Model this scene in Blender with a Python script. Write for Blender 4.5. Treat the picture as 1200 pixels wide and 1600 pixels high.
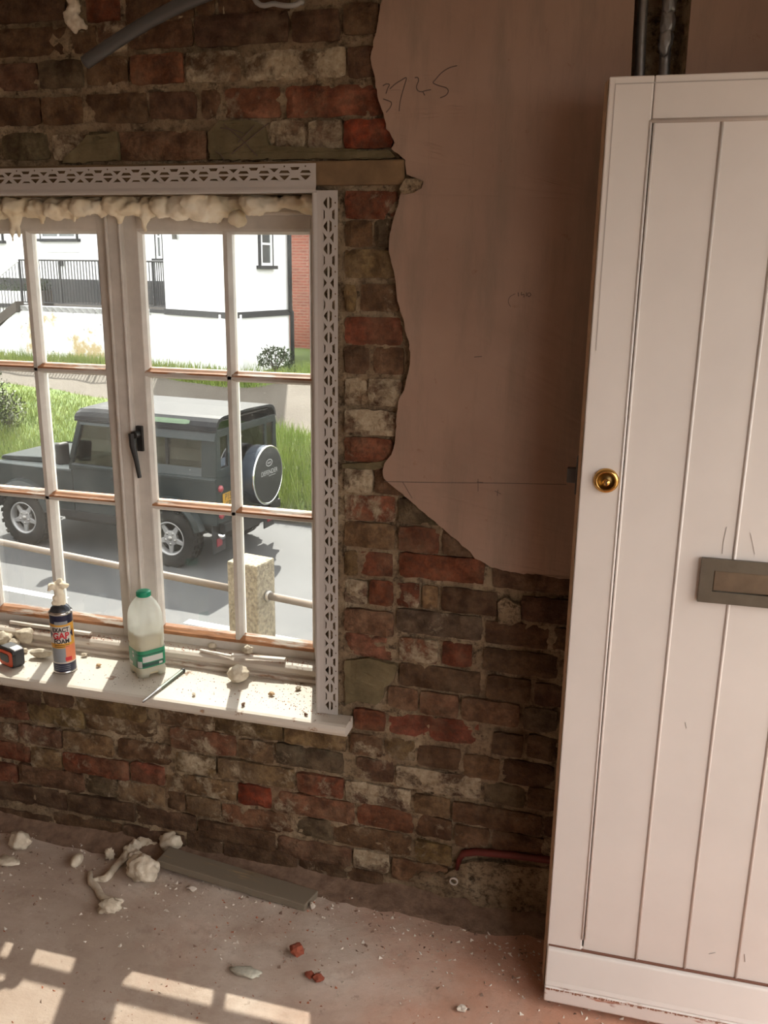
import bpy, bmesh, math, random
from mathutils import Vector, Matrix, noise

for o in list(bpy.data.objects):
    bpy.data.objects.remove(o, do_unlink=True)
scn = bpy.context.scene
COL = scn.collection

# ------------------------------------------------------------------ camera
EYE = Vector((0.0, -2.1, 1.70))
YAW, PITCH, ROLL, FPX = math.radians(-14.98), math.radians(15.16), math.radians(-0.762), 1400.0
_f = Vector((math.sin(YAW)*math.cos(PITCH), math.cos(YAW)*math.cos(PITCH), -math.sin(PITCH)))
_r0 = Vector((math.cos(YAW), -math.sin(YAW), 0))
_d0 = _f.cross(_r0)
_r = _r0*math.cos(ROLL) + _d0*math.sin(ROLL)
_d = -_r0*math.sin(ROLL) + _d0*math.cos(ROLL)
cam_data = bpy.data.cameras.new('camera')
cam = bpy.data.objects.new('camera', cam_data)
COL.objects.link(cam)
cam_data.sensor_fit = 'VERTICAL'
cam_data.sensor_height = 36.0
cam_data.lens = 36.0*FPX/1600.0
cam_data.clip_start = 0.05
cam_data.clip_end = 300
mw = Matrix.Identity(4)
for i in range(3):
    mw[i][0], mw[i][1], mw[i][2], mw[i][3] = _r[i], -_d[i], -_f[i], EYE[i]
cam.matrix_world = mw
scn.camera = cam

# ------------------------------------------------------------------ light
world = bpy.data.worlds.new('world')
scn.world = world
world.use_nodes = True
bg = world.node_tree.nodes['Background']
bg.inputs['Color'].default_value = (1.0, 0.968, 0.945, 1)
bg.inputs['Strength'].default_value = 2.3
sun_data = bpy.data.lights.new('sun', 'SUN')
sun_data.energy = 12.5
sun_data.color = (1.0, 0.93, 0.83)
sun_data.angle = math.radians(0.6)
sun = bpy.data.objects.new('sun', sun_data)
COL.objects.link(sun)
SUN_DIR = Vector((0.20, -0.594, -0.779)).normalized()
sun.rotation_euler = SUN_DIR.to_track_quat('-Z', 'Y').to_euler()
vs = scn.view_settings
vs.view_transform = 'Standard'
vs.look = 'None'
vs.exposure = 1.2
vs.gamma = 1.0
vs.use_curve_mapping = False

# ------------------------------------------------------------------ helpers
PI = math.pi
def ray(px, py):
    return _r*((px-600)/FPX) + _d*((py-800)/FPX) + _f
def at(px, py, Y):
    d = ray(px, py)
    return EYE + d*((Y-EYE.y)/d.y)
def atz(px, py, Z):
    d = ray(px, py)
    return EYE + d*((Z-EYE.z)/d.z)
def nz(x, y, z=0.0):
    return noise.noise(Vector((x, y, z)))

def tag(o, label=None, cat=None, group=None, kind=None):
    if label: o['label'] = label
    if cat: o['category'] = cat
    if group: o['group'] = group
    if kind: o['kind'] = kind
    return o
def empty(name, loc=(0, 0, 0), rz=0.0, parent=None):
    o = bpy.data.objects.new(name, None)
    COL.objects.link(o)
    o.location = loc
    o.rotation_euler = (0, 0, rz)
    o.empty_display_size = 0.05
    if parent: o.parent = parent
    return o

class MB:
    """collects geometry and builds one mesh object"""
    def __init__(s):
        s.v = []; s.f = []
    def add(s, vs_, fs_, M=None):
        b = len(s.v)
        for p in vs_:
            p = Vector(p)
            s.v.append(M @ p if M else p)
        for f in fs_:
            s.f.append([b+i for i in f])
        return s
    def box(s, x0, x1, y0, y1, z0, z1, M=None):
        v = [(x, y, z) for x in (x0, x1) for y in (y0, y1) for z in (z0, z1)]
        f = [(0, 1, 3, 2), (4, 6, 7, 5), (0, 4, 5, 1), (2, 3, 7, 6), (0, 2, 6, 4), (1, 5, 7, 3)]
        return s.add(v, f, M)
    def prism(s, poly, axis, a, b, M=None):
        """poly: list of 2d points in the other two axes (cyclic order), extruded along axis from a to b"""
        def mk(p, t):
            if axis == 'x': return (t, p[0], p[1])
            if axis == 'y': return (p[0], t, p[1])
            return (p[0], p[1], t)
        n = len(poly)
        v = [mk(p, a) for p in poly] + [mk(p, b) for p in poly]
        f = [list(range(n))[::-1], list(range(n, 2*n))]
        for i in range(n):
            j = (i+1) % n
            f.append([i, j, n+j, n+i])
        return s.add(v, f, M)
    def tube(s, pts, rad, n=8, M=None, cap=True):
        pts = [Vector(p) for p in pts]
        if not hasattr(rad, '__len__'): rad = [rad]*len(pts)
        v = []; f = []
        up = Vector((0.13, 0.31, 0.94)).normalized()
        for i, p in enumerate(pts):
            t = (pts[min(i+1, len(pts)-1)] - pts[max(i-1, 0)]).normalized()
            a = t.cross(up)
            if a.length < 1e-3: a = t.cross(Vector((1, 0, 0)))
            a.normalize(); b = t.cross(a)
            for k in range(n):
                th = 2*PI*k/n
                v.append(p + (a*math.cos(th) + b*math.sin(th))*rad[i])
        for i in range(len(pts)-1):
            for k in range(n):
                k2 = (k+1) % n
                f.append([i*n+k, i*n+k2, (i+1)*n+k2, (i+1)*n+k])
        if cap:
            f.append(list(range(n))[::-1])
            f.append([(len(pts)-1)*n+k for k in range(n)])
        return s.add(v, f, M)
    def lathe(s, prof, n=32, M=None, a0=0.0, a1=2*PI):
        """prof: list of (r,z) around the z axis"""
        full = abs(a1-a0-2*PI) < 1e-6
        m = n if full else n+1
        v = []; f = []
        for r, z in prof:
            for k in range(m):
                th = a0 + (a1-a0)*k/n
                v.append((r*math.cos(th), r*math.sin(th), z))
        for i in range(len(prof)-1):
            for k in range(n):
                k2 = (k+1) % m
                f.append([i*m+k, i*m+k2, (i+1)*m+k2, (i+1)*m+k])
        return s.add(v, f, M)
    def blob(s, c, rad, amp=0.15, freq=1.3, sub=3, seed=0.0, flat=None, M=None):
        bm = bmesh.new()
        bmesh.ops.create_icosphere(bm, subdivisions=sub, radius=1.0)
        v = []
        c = Vector(c)
        for q in bm.verts:
            p = q.co.normalized()
            k = 1 + amp*(nz(p.x*freq+seed, p.y*freq-seed, p.z*freq+2*seed)*1.5 + 0.5*nz(p.x*freq*3+seed, p.y*freq*3, p.z*freq*3-seed))
            w = Vector((p.x*rad[0], p.y*rad[1], p.z*rad[2]))*k
            if flat is not None and w.z < -flat: w.z = -flat - 0.12*(w.z+flat)*-1*0
            v.append(c + w)
        f = [[w.index for w in q.verts] for q in bm.faces]
        bm.free()
        return s.add(v, f, M)
    def build(s, name, mat, parent=None, smooth=False, bevel=0.0, segs=2, label=None, cat=None, group=None, kind=None, loc=None, rz=None):
        me = bpy.data.meshes.new(name)
        me.from_pydata([tuple(p) for p in s.v], [], s.f)
        me.validate()
        bm = bmesh.new(); bm.from_mesh(me)
        bmesh.ops.remove_doubles(bm, verts=bm.verts, dist=1e-6)
        bmesh.ops.recalc_face_normals(bm, faces=bm.faces)
        bm.to_mesh(me); bm.free()
        if smooth:
            me.polygons.foreach_set('use_smooth', [True]*len(me.polygons))
        o = bpy.data.objects.new(name, me)
        COL.objects.link(o)
        if mat: me.materials.append(mat)
        if parent: o.parent = parent
        if loc is not None: o.location = loc
        if rz is not None: o.rotation_euler = (0, 0, rz)
        if bevel > 0:
            b = o.modifiers.new('bevel', 'BEVEL')
            b.width = bevel; b.segments = segs; b.limit_method = 'ANGLE'; b.angle_limit = math.radians(40)
        return tag(o, label, cat, group, kind)

def mesh_obj(name, me, mat, parent=None):
    o = bpy.data.objects.new(name, me)
    COL.objects.link(o)
    if mat: me.materials.append(mat)
    if parent: o.parent = parent
    return o

def text_mesh(body, size, weight=0.0, extrude=0.0, align='CENTER', shear=0.0):
    cu = bpy.data.curves.new('lettering', 'FONT')
    cu.body = body; cu.size = size; cu.extrude = extrude; cu.offset = weight; cu.align_x = align; cu.align_y = 'CENTER'; cu.shear = shear
    ob = bpy.data.objects.new('lettering', cu)
    COL.objects.link(ob)
    dg = bpy.context.evaluated_depsgraph_get()
    me = bpy.data.meshes.new_from_object(ob.evaluated_get(dg))
    bpy.data.objects.remove(ob, do_unlink=True)
    bpy.data.curves.remove(cu)
    return me

def curve2d_mesh(loops, extrude):
    """filled flat shape with holes (outer loop first), thickness 2*extrude along z"""
    cu = bpy.data.curves.new('outline', 'CURVE')
    cu.dimensions = '2D'; cu.fill_mode = 'BOTH'; cu.extrude = extrude
    for lp in loops:
        sp = cu.splines.new('POLY')
        sp.points.add(len(lp)-1)
        for i, p in enumerate(lp): sp.points[i].co = (p[0], p[1], 0, 1)
        sp.use_cyclic_u = True
    ob = bpy.data.objects.new('outline', cu)
    COL.objects.link(ob)
    dg = bpy.context.evaluated_depsgraph_get()
    me = bpy.data.meshes.new_from_object(ob.evaluated_get(dg))
    bpy.data.objects.remove(ob, do_unlink=True)
    bpy.data.curves.remove(cu)
    return me

# ------------------------------------------------------------------ materials
def hexc(r, g, b):
    def l(c):
        c /= 255.0
        return c/12.92 if c <= 0.04045 else ((c+0.055)/1.055)**2.4
    return (l(r), l(g), l(b), 1)
class NT:
    def __init__(s, name):
        s.m = bpy.data.materials.new(name); s.m.use_nodes = True
        s.t = s.m.node_tree; s.n = s.t.nodes; s.l = s.t.links
        s.p = s.n['Principled BSDF']; s.out = s.n['Material Output']
        s.tc = s.n.new('ShaderNodeTexCoord')
    def node(s, typ, **kw):
        q = s.n.new(typ)
        for k, v in kw.items(): setattr(q, k, v)
        return q
    def link(s, a, b): s.l.new(a, b)
    def noise(s, scale, detail=5, rough=0.6, coord='Object', dist=0.0, vec=None):
        q = s.n.new('ShaderNodeTexNoise')
        q.inputs['Scale'].default_value = scale; q.inputs['Detail'].default_value = detail
        q.inputs['Roughness'].default_value = rough; q.inputs['Distortion'].default_value = dist
        s.link(vec if vec else s.tc.outputs[coord], q.inputs['Vector'])
        return q.outputs['Fac']
    def ramp(s, fac, stops):
        q = s.n.new('ShaderNodeValToRGB')
        e = q.color_ramp.elements
        while len(e) < len(stops): e.new(0.5)
        for i, (p, c) in enumerate(stops):
            e[i].position = p
            e[i].color = c if len(c) == 4 else (*c, 1)
        s.link(fac, q.inputs['Fac'])
        return q.outputs['Color']
    def mix(s, fac, a, b, mode='MIX'):
        q = s.n.new('ShaderNodeMix'); q.data_type = 'RGBA'; q.blend_type = mode
        for i, x in ((0, fac), (6, a), (7, b)):
            if isinstance(x, (int, float)): q.inputs[i].default_value = x
            elif isinstance(x, tuple): q.inputs[i].default_value = x
            else: s.link(x, q.inputs[i])
        return q.outputs[2]
    def math(s, op, a, b=0.0):
        q = s.n.new('ShaderNodeMath'); q.operation = op
        for i, x in ((0, a), (1, b)):
            if isinstance(x, (int, float)): q.inputs[i].default_value = x
            else: s.link(x, q.inputs[i])
        return q.outputs[0]
    def bump(s, h, strength, dist=0.01):
        q = s.n.new('ShaderNodeBump')
        q.inputs['Strength'].default_value = strength; q.inputs['Distance'].default_value = dist
        s.link(h, q.inputs['Height']); s.link(q.outputs['Normal'], s.p.inputs['Normal'])
        return q
    def base(s, c):
        if isinstance(c, tuple): s.p.inputs['Base Color'].default_value = c
        else: s.link(c, s.p.inputs['Base Color'])
    def rough(s, r): s.p.inputs['Roughness'].default_value = r
BW = lambda v: (v, v, v, 1)
def simple(name, col, rough=0.6, metal=0.0, var=0.0, scale=20, bump=0.0, bdist=0.004, spec=None, col2=None):
    t = NT(name)
    t.rough(rough); t.p.inputs['Metallic'].default_value = metal
    if spec is not None: t.p.inputs['Specular IOR Level'].default_value = spec
    if var or col2 or bump:
        n = t.noise(scale)
        c2 = col2 if col2 else tuple(max(0, x*(1-var)) for x in col[:3])+(1,)
        t.base(t.ramp(n, [(0.3, c2), (0.7, col)]))
        if bump: t.bump(t.noise(scale*2.5, 6), bump, bdist)
    else: t.base(col)
    return t.m

def brick_material():
    t = NT('old_brick'); t.rough(0.95); t.p.inputs['Specular IOR Level'].default_value = 0.15
    oi = t.node('ShaderNodeObjectInfo')
    off = t.node('ShaderNodeVectorMath', operation='ADD')
    sc = t.node('ShaderNodeVectorMath', operation='SCALE'); sc.inputs['Scale'].default_value = 37.0
    cmb = t.node('ShaderNodeCombineXYZ')
    for i in range(3): t.link(oi.outputs['Random'], cmb.inputs[i])
    t.link(cmb.outputs[0], sc.inputs[0])
    t.link(t.tc.outputs['Object'], off.inputs[0]); t.link(sc.outputs[0], off.inputs[1])
    v = off.outputs[0]
    n1 = t.noise(18, 6, 0.65, vec=v); n2 = t.noise(70, 5, 0.6, vec=v); n3 = t.noise(15, 8, 0.72, vec=v, dist=0.25); n4 = t.noise(9, 4, 0.6, vec=v)
    n5 = t.noise(7, 5, 0.65, vec=v, dist=0.5)
    tone = t.mix(t.ramp(n5, [(0.46, BW(0)), (0.56, BW(0.8))]), oi.outputs['Color'], t.mix(0.55, oi.outputs['Color'], (0.155, 0.10, 0.058, 1)))
    dark = t.mix(1.0, tone, (0.42, 0.37, 0.33, 1), 'MULTIPLY')
    c = t.mix(t.ramp(n1, [(0.38, BW(0)), (0.62, BW(1))]), dark, tone)
    c = t.mix(t.ramp(n2, [(0.35, BW(0.5)), (0.6, BW(0))]), c, (0.055, 0.035, 0.026, 1))
    # soot and grey bloom
    c = t.mix(t.ramp(n4, [(0.52, BW(0)), (0.7, BW(0.45))]), c, (0.17, 0.122, 0.075, 1))
    # mortar smears left on the face; amount in object colour alpha
    thr = t.math('SUBTRACT', 0.80, t.math('MULTIPLY', oi.outputs['Alpha'], 0.42))
    sm = t.math('MULTIPLY', t.math('SUBTRACT', n3, thr), 9.0)
    cl = t.node('ShaderNodeClamp'); t.link(sm, cl.inputs[0])
    c = t.mix(cl.outputs[0], c, t.ramp(n2, [(0.3, (0.27, 0.20, 0.125, 1)), (0.75, (0.5, 0.42, 0.30, 1))]))
    t.base(c)
    h = t.math('ADD', t.math('MULTIPLY', n2, 0.6), t.math('ADD', n1, t.math('MULTIPLY', cl.outputs[0], 0.35)))
    h = t.math('ADD', h, t.math('MULTIPLY', t.noise(240, 3, 0.6, vec=v), 0.35))
    t.bump(h, 1.0, 0.008)
    return t.m
def mortar_material():
    t = NT('lime_mortar'); t.rough(0.97); t.p.inputs['Specular IOR Level'].default_value = 0.1
    n1 = t.noise(9, 6, 0.65); n2 = t.noise(60, 6, 0.7); n3 = t.noise(3, 4)
    c = t.ramp(n1, [(0.28, (0.15, 0.10, 0.062, 1)), (0.5, (0.36, 0.265, 0.165, 1)), (0.72, (0.54, 0.43, 0.29, 1))])
    c = t.mix(t.ramp(n2, [(0.35, BW(0.75)), (0.52, BW(0))]), c, (0.075, 0.05, 0.033, 1))
    c = t.mix(t.ramp(n3, [(0.5, BW(0)), (0.7, BW(0.4))]), c, (0.2, 0.09, 0.05, 1))
    c = t.mix(t.ramp(t.noise(26, 7, 0.75), [(0.36, BW(0.85)), (0.44, BW(0))]), c, (0.05, 0.033, 0.022, 1))
    t.base(c); t.bump(t.math('ADD', n2, t.math('ADD', n1, t.math('MULTIPLY', t.noise(220, 4, 0.7), 0.5))), 1.0, 0.012)
    return t.m
def cement_material():
    t = NT('cement_render'); t.rough(0.95); t.p.inputs['Specular IOR Level'].default_value = 0.1
    n1 = t.noise(12, 5); n2 = t.noise(90, 5)
    t.base(t.ramp(n1, [(0.3, (0.085, 0.068, 0.036, 1)), (0.7, (0.19, 0.15, 0.085, 1))]))
    t.bump(t.math('ADD', n2, n1), 0.5, 0.004)
    return t.m
def plaster_material():
    t = NT('pink_plaster'); t.rough(0.85); t.p.inputs['Specular IOR Level'].default_value = 0.2
    n1 = t.noise(2.2, 5, 0.6); n2 = t.noise(28, 6, 0.65); n3 = t.noise(140, 3)
    mp = t.node('ShaderNodeMapping'); mp.inputs['Scale'].default_value = (14, 14, 2.2)
    t.link(t.tc.outputs['Object'], mp.inputs[0])
    n4 = t.noise(1.0, 6, 0.7, vec=mp.outputs[0])
    c = t.ramp(n1, [(0.3, (0.285, 0.182, 0.132, 1)), (0.7, (0.385, 0.258, 0.194, 1))])
    c = t.mix(t.ramp(n4, [(0.48, BW(0)), (0.68, BW(0.6))]), c, (0.225, 0.167, 0.125, 1))
    c = t.mix(t.ramp(n2, [(0.66, BW(0)), (0.75, BW(0.6))]), c, (0.24, 0.125, 0.08, 1))
    t.base(c); t.bump(t.math('ADD', t.math('MULTIPLY', n2, 0.5), t.math('ADD', n1, t.math('MULTIPLY', n3, 0.15))), 0.25, 0.006)
    return t.m
def floor_material():
    t = NT('dusty_concrete'); t.rough(0.9); t.p.inputs['Specular IOR Level'].default_value = 0.2
    n1 = t.noise(2.1, 6, 0.65, dist=0.4); n2 = t.noise(34, 6, 0.7); n3 = t.noise(7, 6, 0.6); n4 = t.noise(180, 3)
    sep = t.node('ShaderNodeSeparateXYZ'); t.link(t.tc.outputs['Object'], sep.inputs[0])
    c = t.ramp(n3, [(0.3, (0.52, 0.42, 0.345, 1)), (0.55, (0.64, 0.54, 0.455, 1)), (0.75, (0.72, 0.64, 0.555, 1))])
    # red brick dust lies thicker towards the door end of the floor
    g = t.math('ADD', t.math('MULTIPLY', t.math('ADD', sep.outputs[0], 0.95), 1.1), t.math('MULTIPLY', t.math('SUBTRACT', n1, 0.5), 2.6))
    cl = t.node('ShaderNodeClamp'); t.link(g, cl.inputs[0])
    c = t.mix(t.math('MULTIPLY', cl.outputs[0], 0.85), c, (0.55, 0.25, 0.155, 1))
    c = t.mix(t.ramp(n2, [(0.30, BW(0.45)), (0.40, BW(0))]), c, (0.19, 0.12, 0.085, 1))
    c = t.mix(t.ramp(n2, [(0.64, BW(0)), (0.74, BW(0.5))]), c, (0.52, 0.45, 0.38, 1))
    n6 = t.noise(1.1, 8, 0.72, dist=0.6); n7 = t.noise(11, 8, 0.75)
    c = t.mix(t.ramp(n6, [(0.40, BW(0.5)), (0.56, BW(0))]), c, (0.30, 0.205, 0.15, 1))
    c = t.mix(t.ramp(n7, [(0.34, BW(0.4)), (0.46, BW(0))]), c, (0.30, 0.21, 0.155, 1))
    t.base(c); t.bump(t.math('ADD', n2, t.math('MULTIPLY', n4, 0.4)), 0.5, 0.005)
    return t.m
def glass_material(dirt=0.5):
    t = NT('dusty_glass')
    t.n.remove(t.p)
    tr = t.node('ShaderNodeBsdfTransparent'); tr.inputs[0].default_value = (0.95, 0.97, 0.96, 1)
    gl = t.node('ShaderNodeBsdfGlossy'); gl.inputs['Roughness'].default_value = 0.03
    df = t.node('ShaderNodeBsdfTranslucent'); df.inputs[0].default_value = (0.85, 0.84, 0.80, 1)
    n1 = t.noise(5, 5, 0.6); n2 = t.noise(160, 2, 0.5); n3 = t.noise(30, 5, 0.6)
    film = t.ramp(n1, [(0.35, BW(0.012*dirt)), (0.75, BW(0.10*dirt))])
    spots = t.ramp(n2, [(0.70, BW(0)), (0.76, BW(0.16))])
    spots = t.mix(1.0, spots, t.ramp(n3, [(0.42, BW(0)), (0.62, BW(1))]), 'MULTIPLY')
    fac = t.mix(1.0, film, spots, 'ADD')
    a = t.node('ShaderNodeMixShader'); t.link(fac, a.inputs[0]); t.link(tr.outputs[0], a.inputs[1]); t.link(df.outputs[0], a.inputs[2])
    b = t.node('ShaderNodeMixShader')
    fr = t.node('ShaderNodeFresnel'); fr.inputs[0].default_value = 1.45
    t.link(t.math('MULTIPLY', fr.outputs[0], 0.8), b.inputs[0]); t.link(a.outputs[0], b.inputs[1]); t.link(gl.outputs[0], b.inputs[2])
    t.link(b.outputs[0], t.out.inputs[0])
    return t.m
def car_glass_material():
    t = NT('car_glass')
    t.n.remove(t.p)
    tr = t.node('ShaderNodeBsdfTransparent'); tr.inputs[0].default_value = (0.30, 0.38, 0.35, 1)
    gl = t.node('ShaderNodeBsdfGlossy'); gl.inputs['Roughness'].default_value = 0.02
    b = t.node('ShaderNodeMixShader'); fr = t.node('ShaderNodeFresnel'); fr.inputs[0].default_value = 1.5
    t.link(fr.outputs[0], b.inputs[0]); t.link(tr.outputs[0], b.inputs[1]); t.link(gl.outputs[0], b.inputs[2])
    t.link(b.outputs[0], t.out.inputs[0])
    return t.m
def worn_paint_material(name, paint, wood, amount, scale=60, stretch=(0.12, 1, 1)):
    t = NT(name); t.rough(0.55)
    mp = t.node('ShaderNodeMapping'); mp.inputs['Scale'].default_value = stretch
    t.link(t.tc.outputs['Object'], mp.inputs[0])
    n = t.noise(scale, 6, 0.65, vec=mp.outputs[0]); n2 = t.noise(scale*3, 4, 0.6, vec=mp.outputs[0])
    w = t.ramp(n2, [(0.3, tuple(x*0.45 for x in wood[:3])+(1,)), (0.7, wood)])
    c = t.mix(t.ramp(n, [(amount-0.03, BW(1)), (amount+0.03, BW(0))]), paint, w)
    t.base(c); t.bump(n2, 0.3, 0.002)
    return t.m
def translucent_material(name, col, trans=0.5, clear=0.0, bump=0.0):
    t = NT(name)
    t.n.remove(t.p)
    d = t.node('ShaderNodeBsdfDiffuse'); d.inputs[0].default_value = col
    tl = t.node('ShaderNodeBsdfTranslucent'); tl.inputs[0].default_value = col
    m = t.node('ShaderNodeMixShader'); m.inputs[0].default_value = trans
    t.link(d.outputs[0], m.inputs[1]); t.link(tl.outputs[0], m.inputs[2])
    cur = m
    if clear:
        tp = t.node('ShaderNodeBsdfTransparent')
        m2 = t.node('ShaderNodeMixShader'); m2.inputs[0].default_value = clear
        t.link(cur.outputs[0], m2.inputs[1]); t.link(tp.outputs[0], m2.inputs[2]); cur = m2
    g = t.node('ShaderNodeBsdfGlossy'); g.inputs['Roughness'].default_value = 0.3
    fr = t.node('ShaderNodeFresnel'); fr.inputs[0].default_value = 1.35
    m3 = t.node('ShaderNodeMixShader'); t.link(t.math('MULTIPLY', fr.outputs[0], 0.5), m3.inputs[0])
    t.link(cur.outputs[0], m3.inputs[1]); t.link(g.outputs[0], m3.inputs[2])
    t.link(m3.outputs[0], t.out.inputs[0])
    return t.m

M = {}
M['brick'] = brick_material(); M['mortar'] = mortar_material(); M['cement'] = cement_material()
M['plaster'] = plaster_material(); M['floor'] = floor_material()
M['glass'] = glass_material(0.12); M['carglass'] = car_glass_material()
M['ceiling'] = simple('ceiling_white', (0.6, 0.53, 0.47, 1), 0.9, var=0.15, scale=3)
M['roomwall'] = simple('room_plaster', (0.62, 0.50, 0.42, 1), 0.9, var=0.2, scale=3)
M['winpaint'] = simple('window_paint', (0.70, 0.655, 0.60, 1), 0.5, var=0.18, scale=14, bump=0.12, bdist=0.002)
M['barewood'] = worn_paint_material('bare_worn_wood', (0.62, 0.55, 0.48, 1), (0.56, 0.255, 0.115, 1), 0.56, 40)
M['sill'] = worn_paint_material('sill_paint', (0.62, 0.56, 0.48, 1), (0.42, 0.25, 0.14, 1), 0.335, 22, (1, 1, 1))
M['doorpaint'] = simple('door_paint', (0.70, 0.645, 0.60, 1), 0.45, var=0.10, scale=3, bump=0.06, bdist=0.002)
M['weather'] = worn_paint_material('weatherboard_paint', (0.70, 0.64, 0.60, 1), (0.52, 0.24, 0.16, 1), 0.40, 26, (0.25, 1, 1))
M['dooredge'] = simple('bare_door_edge', (0.55, 0.36, 0.22, 1), 0.7, var=0.3, scale=30)
M['timber'] = simple('lintel_timber', (0.22, 0.135, 0.065, 1), 0.85, var=0.45, scale=14, bump=0.3)
M['bead'] = simple('grey_plastic', (0.46, 0.42, 0.385, 1), 0.45, var=0.06, scale=8)
M['foam'] = simple('expanding_foam', (0.93, 0.87, 0.73, 1), 0.7, scale=9, col2=(0.76, 0.63, 0.42, 1), bump=0.2, bdist=0.004)
M['foamw'] = simple('pale_foam', (0.70, 0.63, 0.51, 1), 0.7, scale=40, col2=(0.52, 0.43, 0.31, 1), bump=0.6, bdist=0.006)
M['black'] = simple('black_iron', (0.018, 0.017, 0.016, 1), 0.45)
M['brass'] = simple('brass', (0.62, 0.37, 0.12, 1), 0.22, 1.0)
M['bronze'] = simple('tarnished_bronze', (0.17, 0.145, 0.11, 1), 0.42, 0.6, var=0.25, scale=20)
M['bronze2'] = simple('tarnished_flap', (0.22, 0.165, 0.115, 1), 0.38, 0.7, var=0.25, scale=26)
M['steel'] = simple('dull_steel', (0.42, 0.41, 0.40, 1), 0.3, 1.0)
M['galv'] = simple('galvanised_conduit', (0.30, 0.29, 0.28, 1), 0.45, 0.8, var=0.4, scale=25)
M['greyplastic'] = simple('grey_pipe', (0.065, 0.062, 0.06, 1), 0.32)
M['graphite'] = simple('pencil_graphite', (0.10, 0.065, 0.05, 1), 0.7)

# ------------------------------------------------------------------ room shell
CEIL = 2.45
XL, XR, YB = -3.3, 0.86, -4.6
WX0, WX1, WZ0, WZ1 = -2.02, -0.737, 0.490, 1.877      # window opening in wall_back

MB().box(XL-0.3, XR+0.3, YB-0.3, 0.02, -0.10, 0.0).build('floor', M['floor'], kind='structure')
MB().box(XL-0.3, XR+0.3, YB-0.3, 0.33, CEIL, CEIL+0.25).build('ceiling', M['ceiling'], kind='structure')
MB().box(XL, XR, YB-0.3, YB, 0, CEIL).build('wall_front', M['roomwall'], kind='structure')
MB().box(XL-0.3, XL, YB-0.3, 0.0, 0, CEIL).build('wall_left', M['roomwall'], kind='structure')
# street side: doorway of the open door and an unseen opening added beside it for more light, both behind the camera's right shoulder
_mb = MB()
for (a_, b_, c_, d_) in ((YB-0.3, -2.95, 0, CEIL), (-2.95, -1.36, 0, 0.45), (-2.95, -1.36, 2.2, CEIL), (-1.36, -1.16, 0, CEIL), (-1.16, -0.305, 2.07, CEIL), (-0.305, 0.0, 0, CEIL)):
    _mb.box(XR, XR+0.22, a_, b_, c_, d_)
_mb.build('wall_right', M['roomwall'], kind='structure')

# wall_back: rough mortar core with the window opening, bricks and plaster as its parts
def build_core():
    step = 0.015
    x0, x1 = XL-0.3, XR+0.3
    nx = int(round((x1-x0)/step)); nzc = int(round(CEIL/step))
    mb = MB()
    xs = [x0+(x1-x0)*i/nx for i in range(nx+1)]; zs = [CEIL*j/nzc for j in range(nzc+1)]
    # snap to the opening
    def snap(arr, v):
        k = min(range(len(arr)), key=lambda i: abs(arr[i]-v)); arr[k] = v; return k
    i0, i1, j0, j1 = snap(xs, WX0), snap(xs, WX1), snap(zs, WZ0), snap(zs, WZ1)
    v = []
    for j, z in enumerate(zs):
        for i, x in enumerate(xs):
            y = 0.0065 + 0.010*nz(x*14, z*22, 1.7) + 0.006*nz(x*55, z*55, 5.1)
            if (i in (i0, i1) and j0 <= j <= j1) or (j in (j0, j1) and i0 <= i <= i1): y = 0.004
            if -0.052 < x < 0.062 and z > 1.85: y = 0.05
            v.append((x, y, z))
    f = []
    W = nx+1
    for j in range(nzc):
        for i in range(nx):
            if i0 <= i < i1 and j0 <= j < j1: continue
            f.append((j*W+i, j*W+i+1, (j+1)*W+i+1, (j+1)*W+i))
    mb.add(v, f)
    # reveals and outer face
    T = 0.33
    def ring(ii, jj): return (xs[ii], zs[jj])
    for (a, b) in (((WX0, WZ0), (WX1, WZ0)), ((WX1, WZ0), (WX1, WZ1)), ((WX1, WZ1), (WX0, WZ1)), ((WX0, WZ1), (WX0, WZ0))):
        mb.add([(a[0], 0.004, a[1]), (b[0], 0.004, b[1]), (b[0], T, b[1]), (a[0], T, a[1])], [(0, 1, 2, 3)])
    for (p, q, r, s_) in ((x0, WX0, -1.2, CEIL+.2), (WX1, x1, -1.2, CEIL+.2), (WX0, WX1, -1.2, WZ0), (WX0, WX1, WZ1, CEIL+.2)):
        mb.add([(p, T, r), (q, T, r), (q, T, s_), (p, T, s_)], [(0, 1, 2, 3)])
    mb.add([(x0, T, CEIL), (x1, T, CEIL), (x1, 0.0, CEIL), (x0, 0.0, CEIL)], [(0, 1, 2, 3)])
    mb.add([(x0, T, 0), (x1, T, 0), (x1, 0.0, 0), (x0, 0.0, 0)], [(0, 1, 2, 3)])
    return mb.build('wall_back', M['mortar'], kind='structure', smooth=True)
wall_back = build_core()

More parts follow.
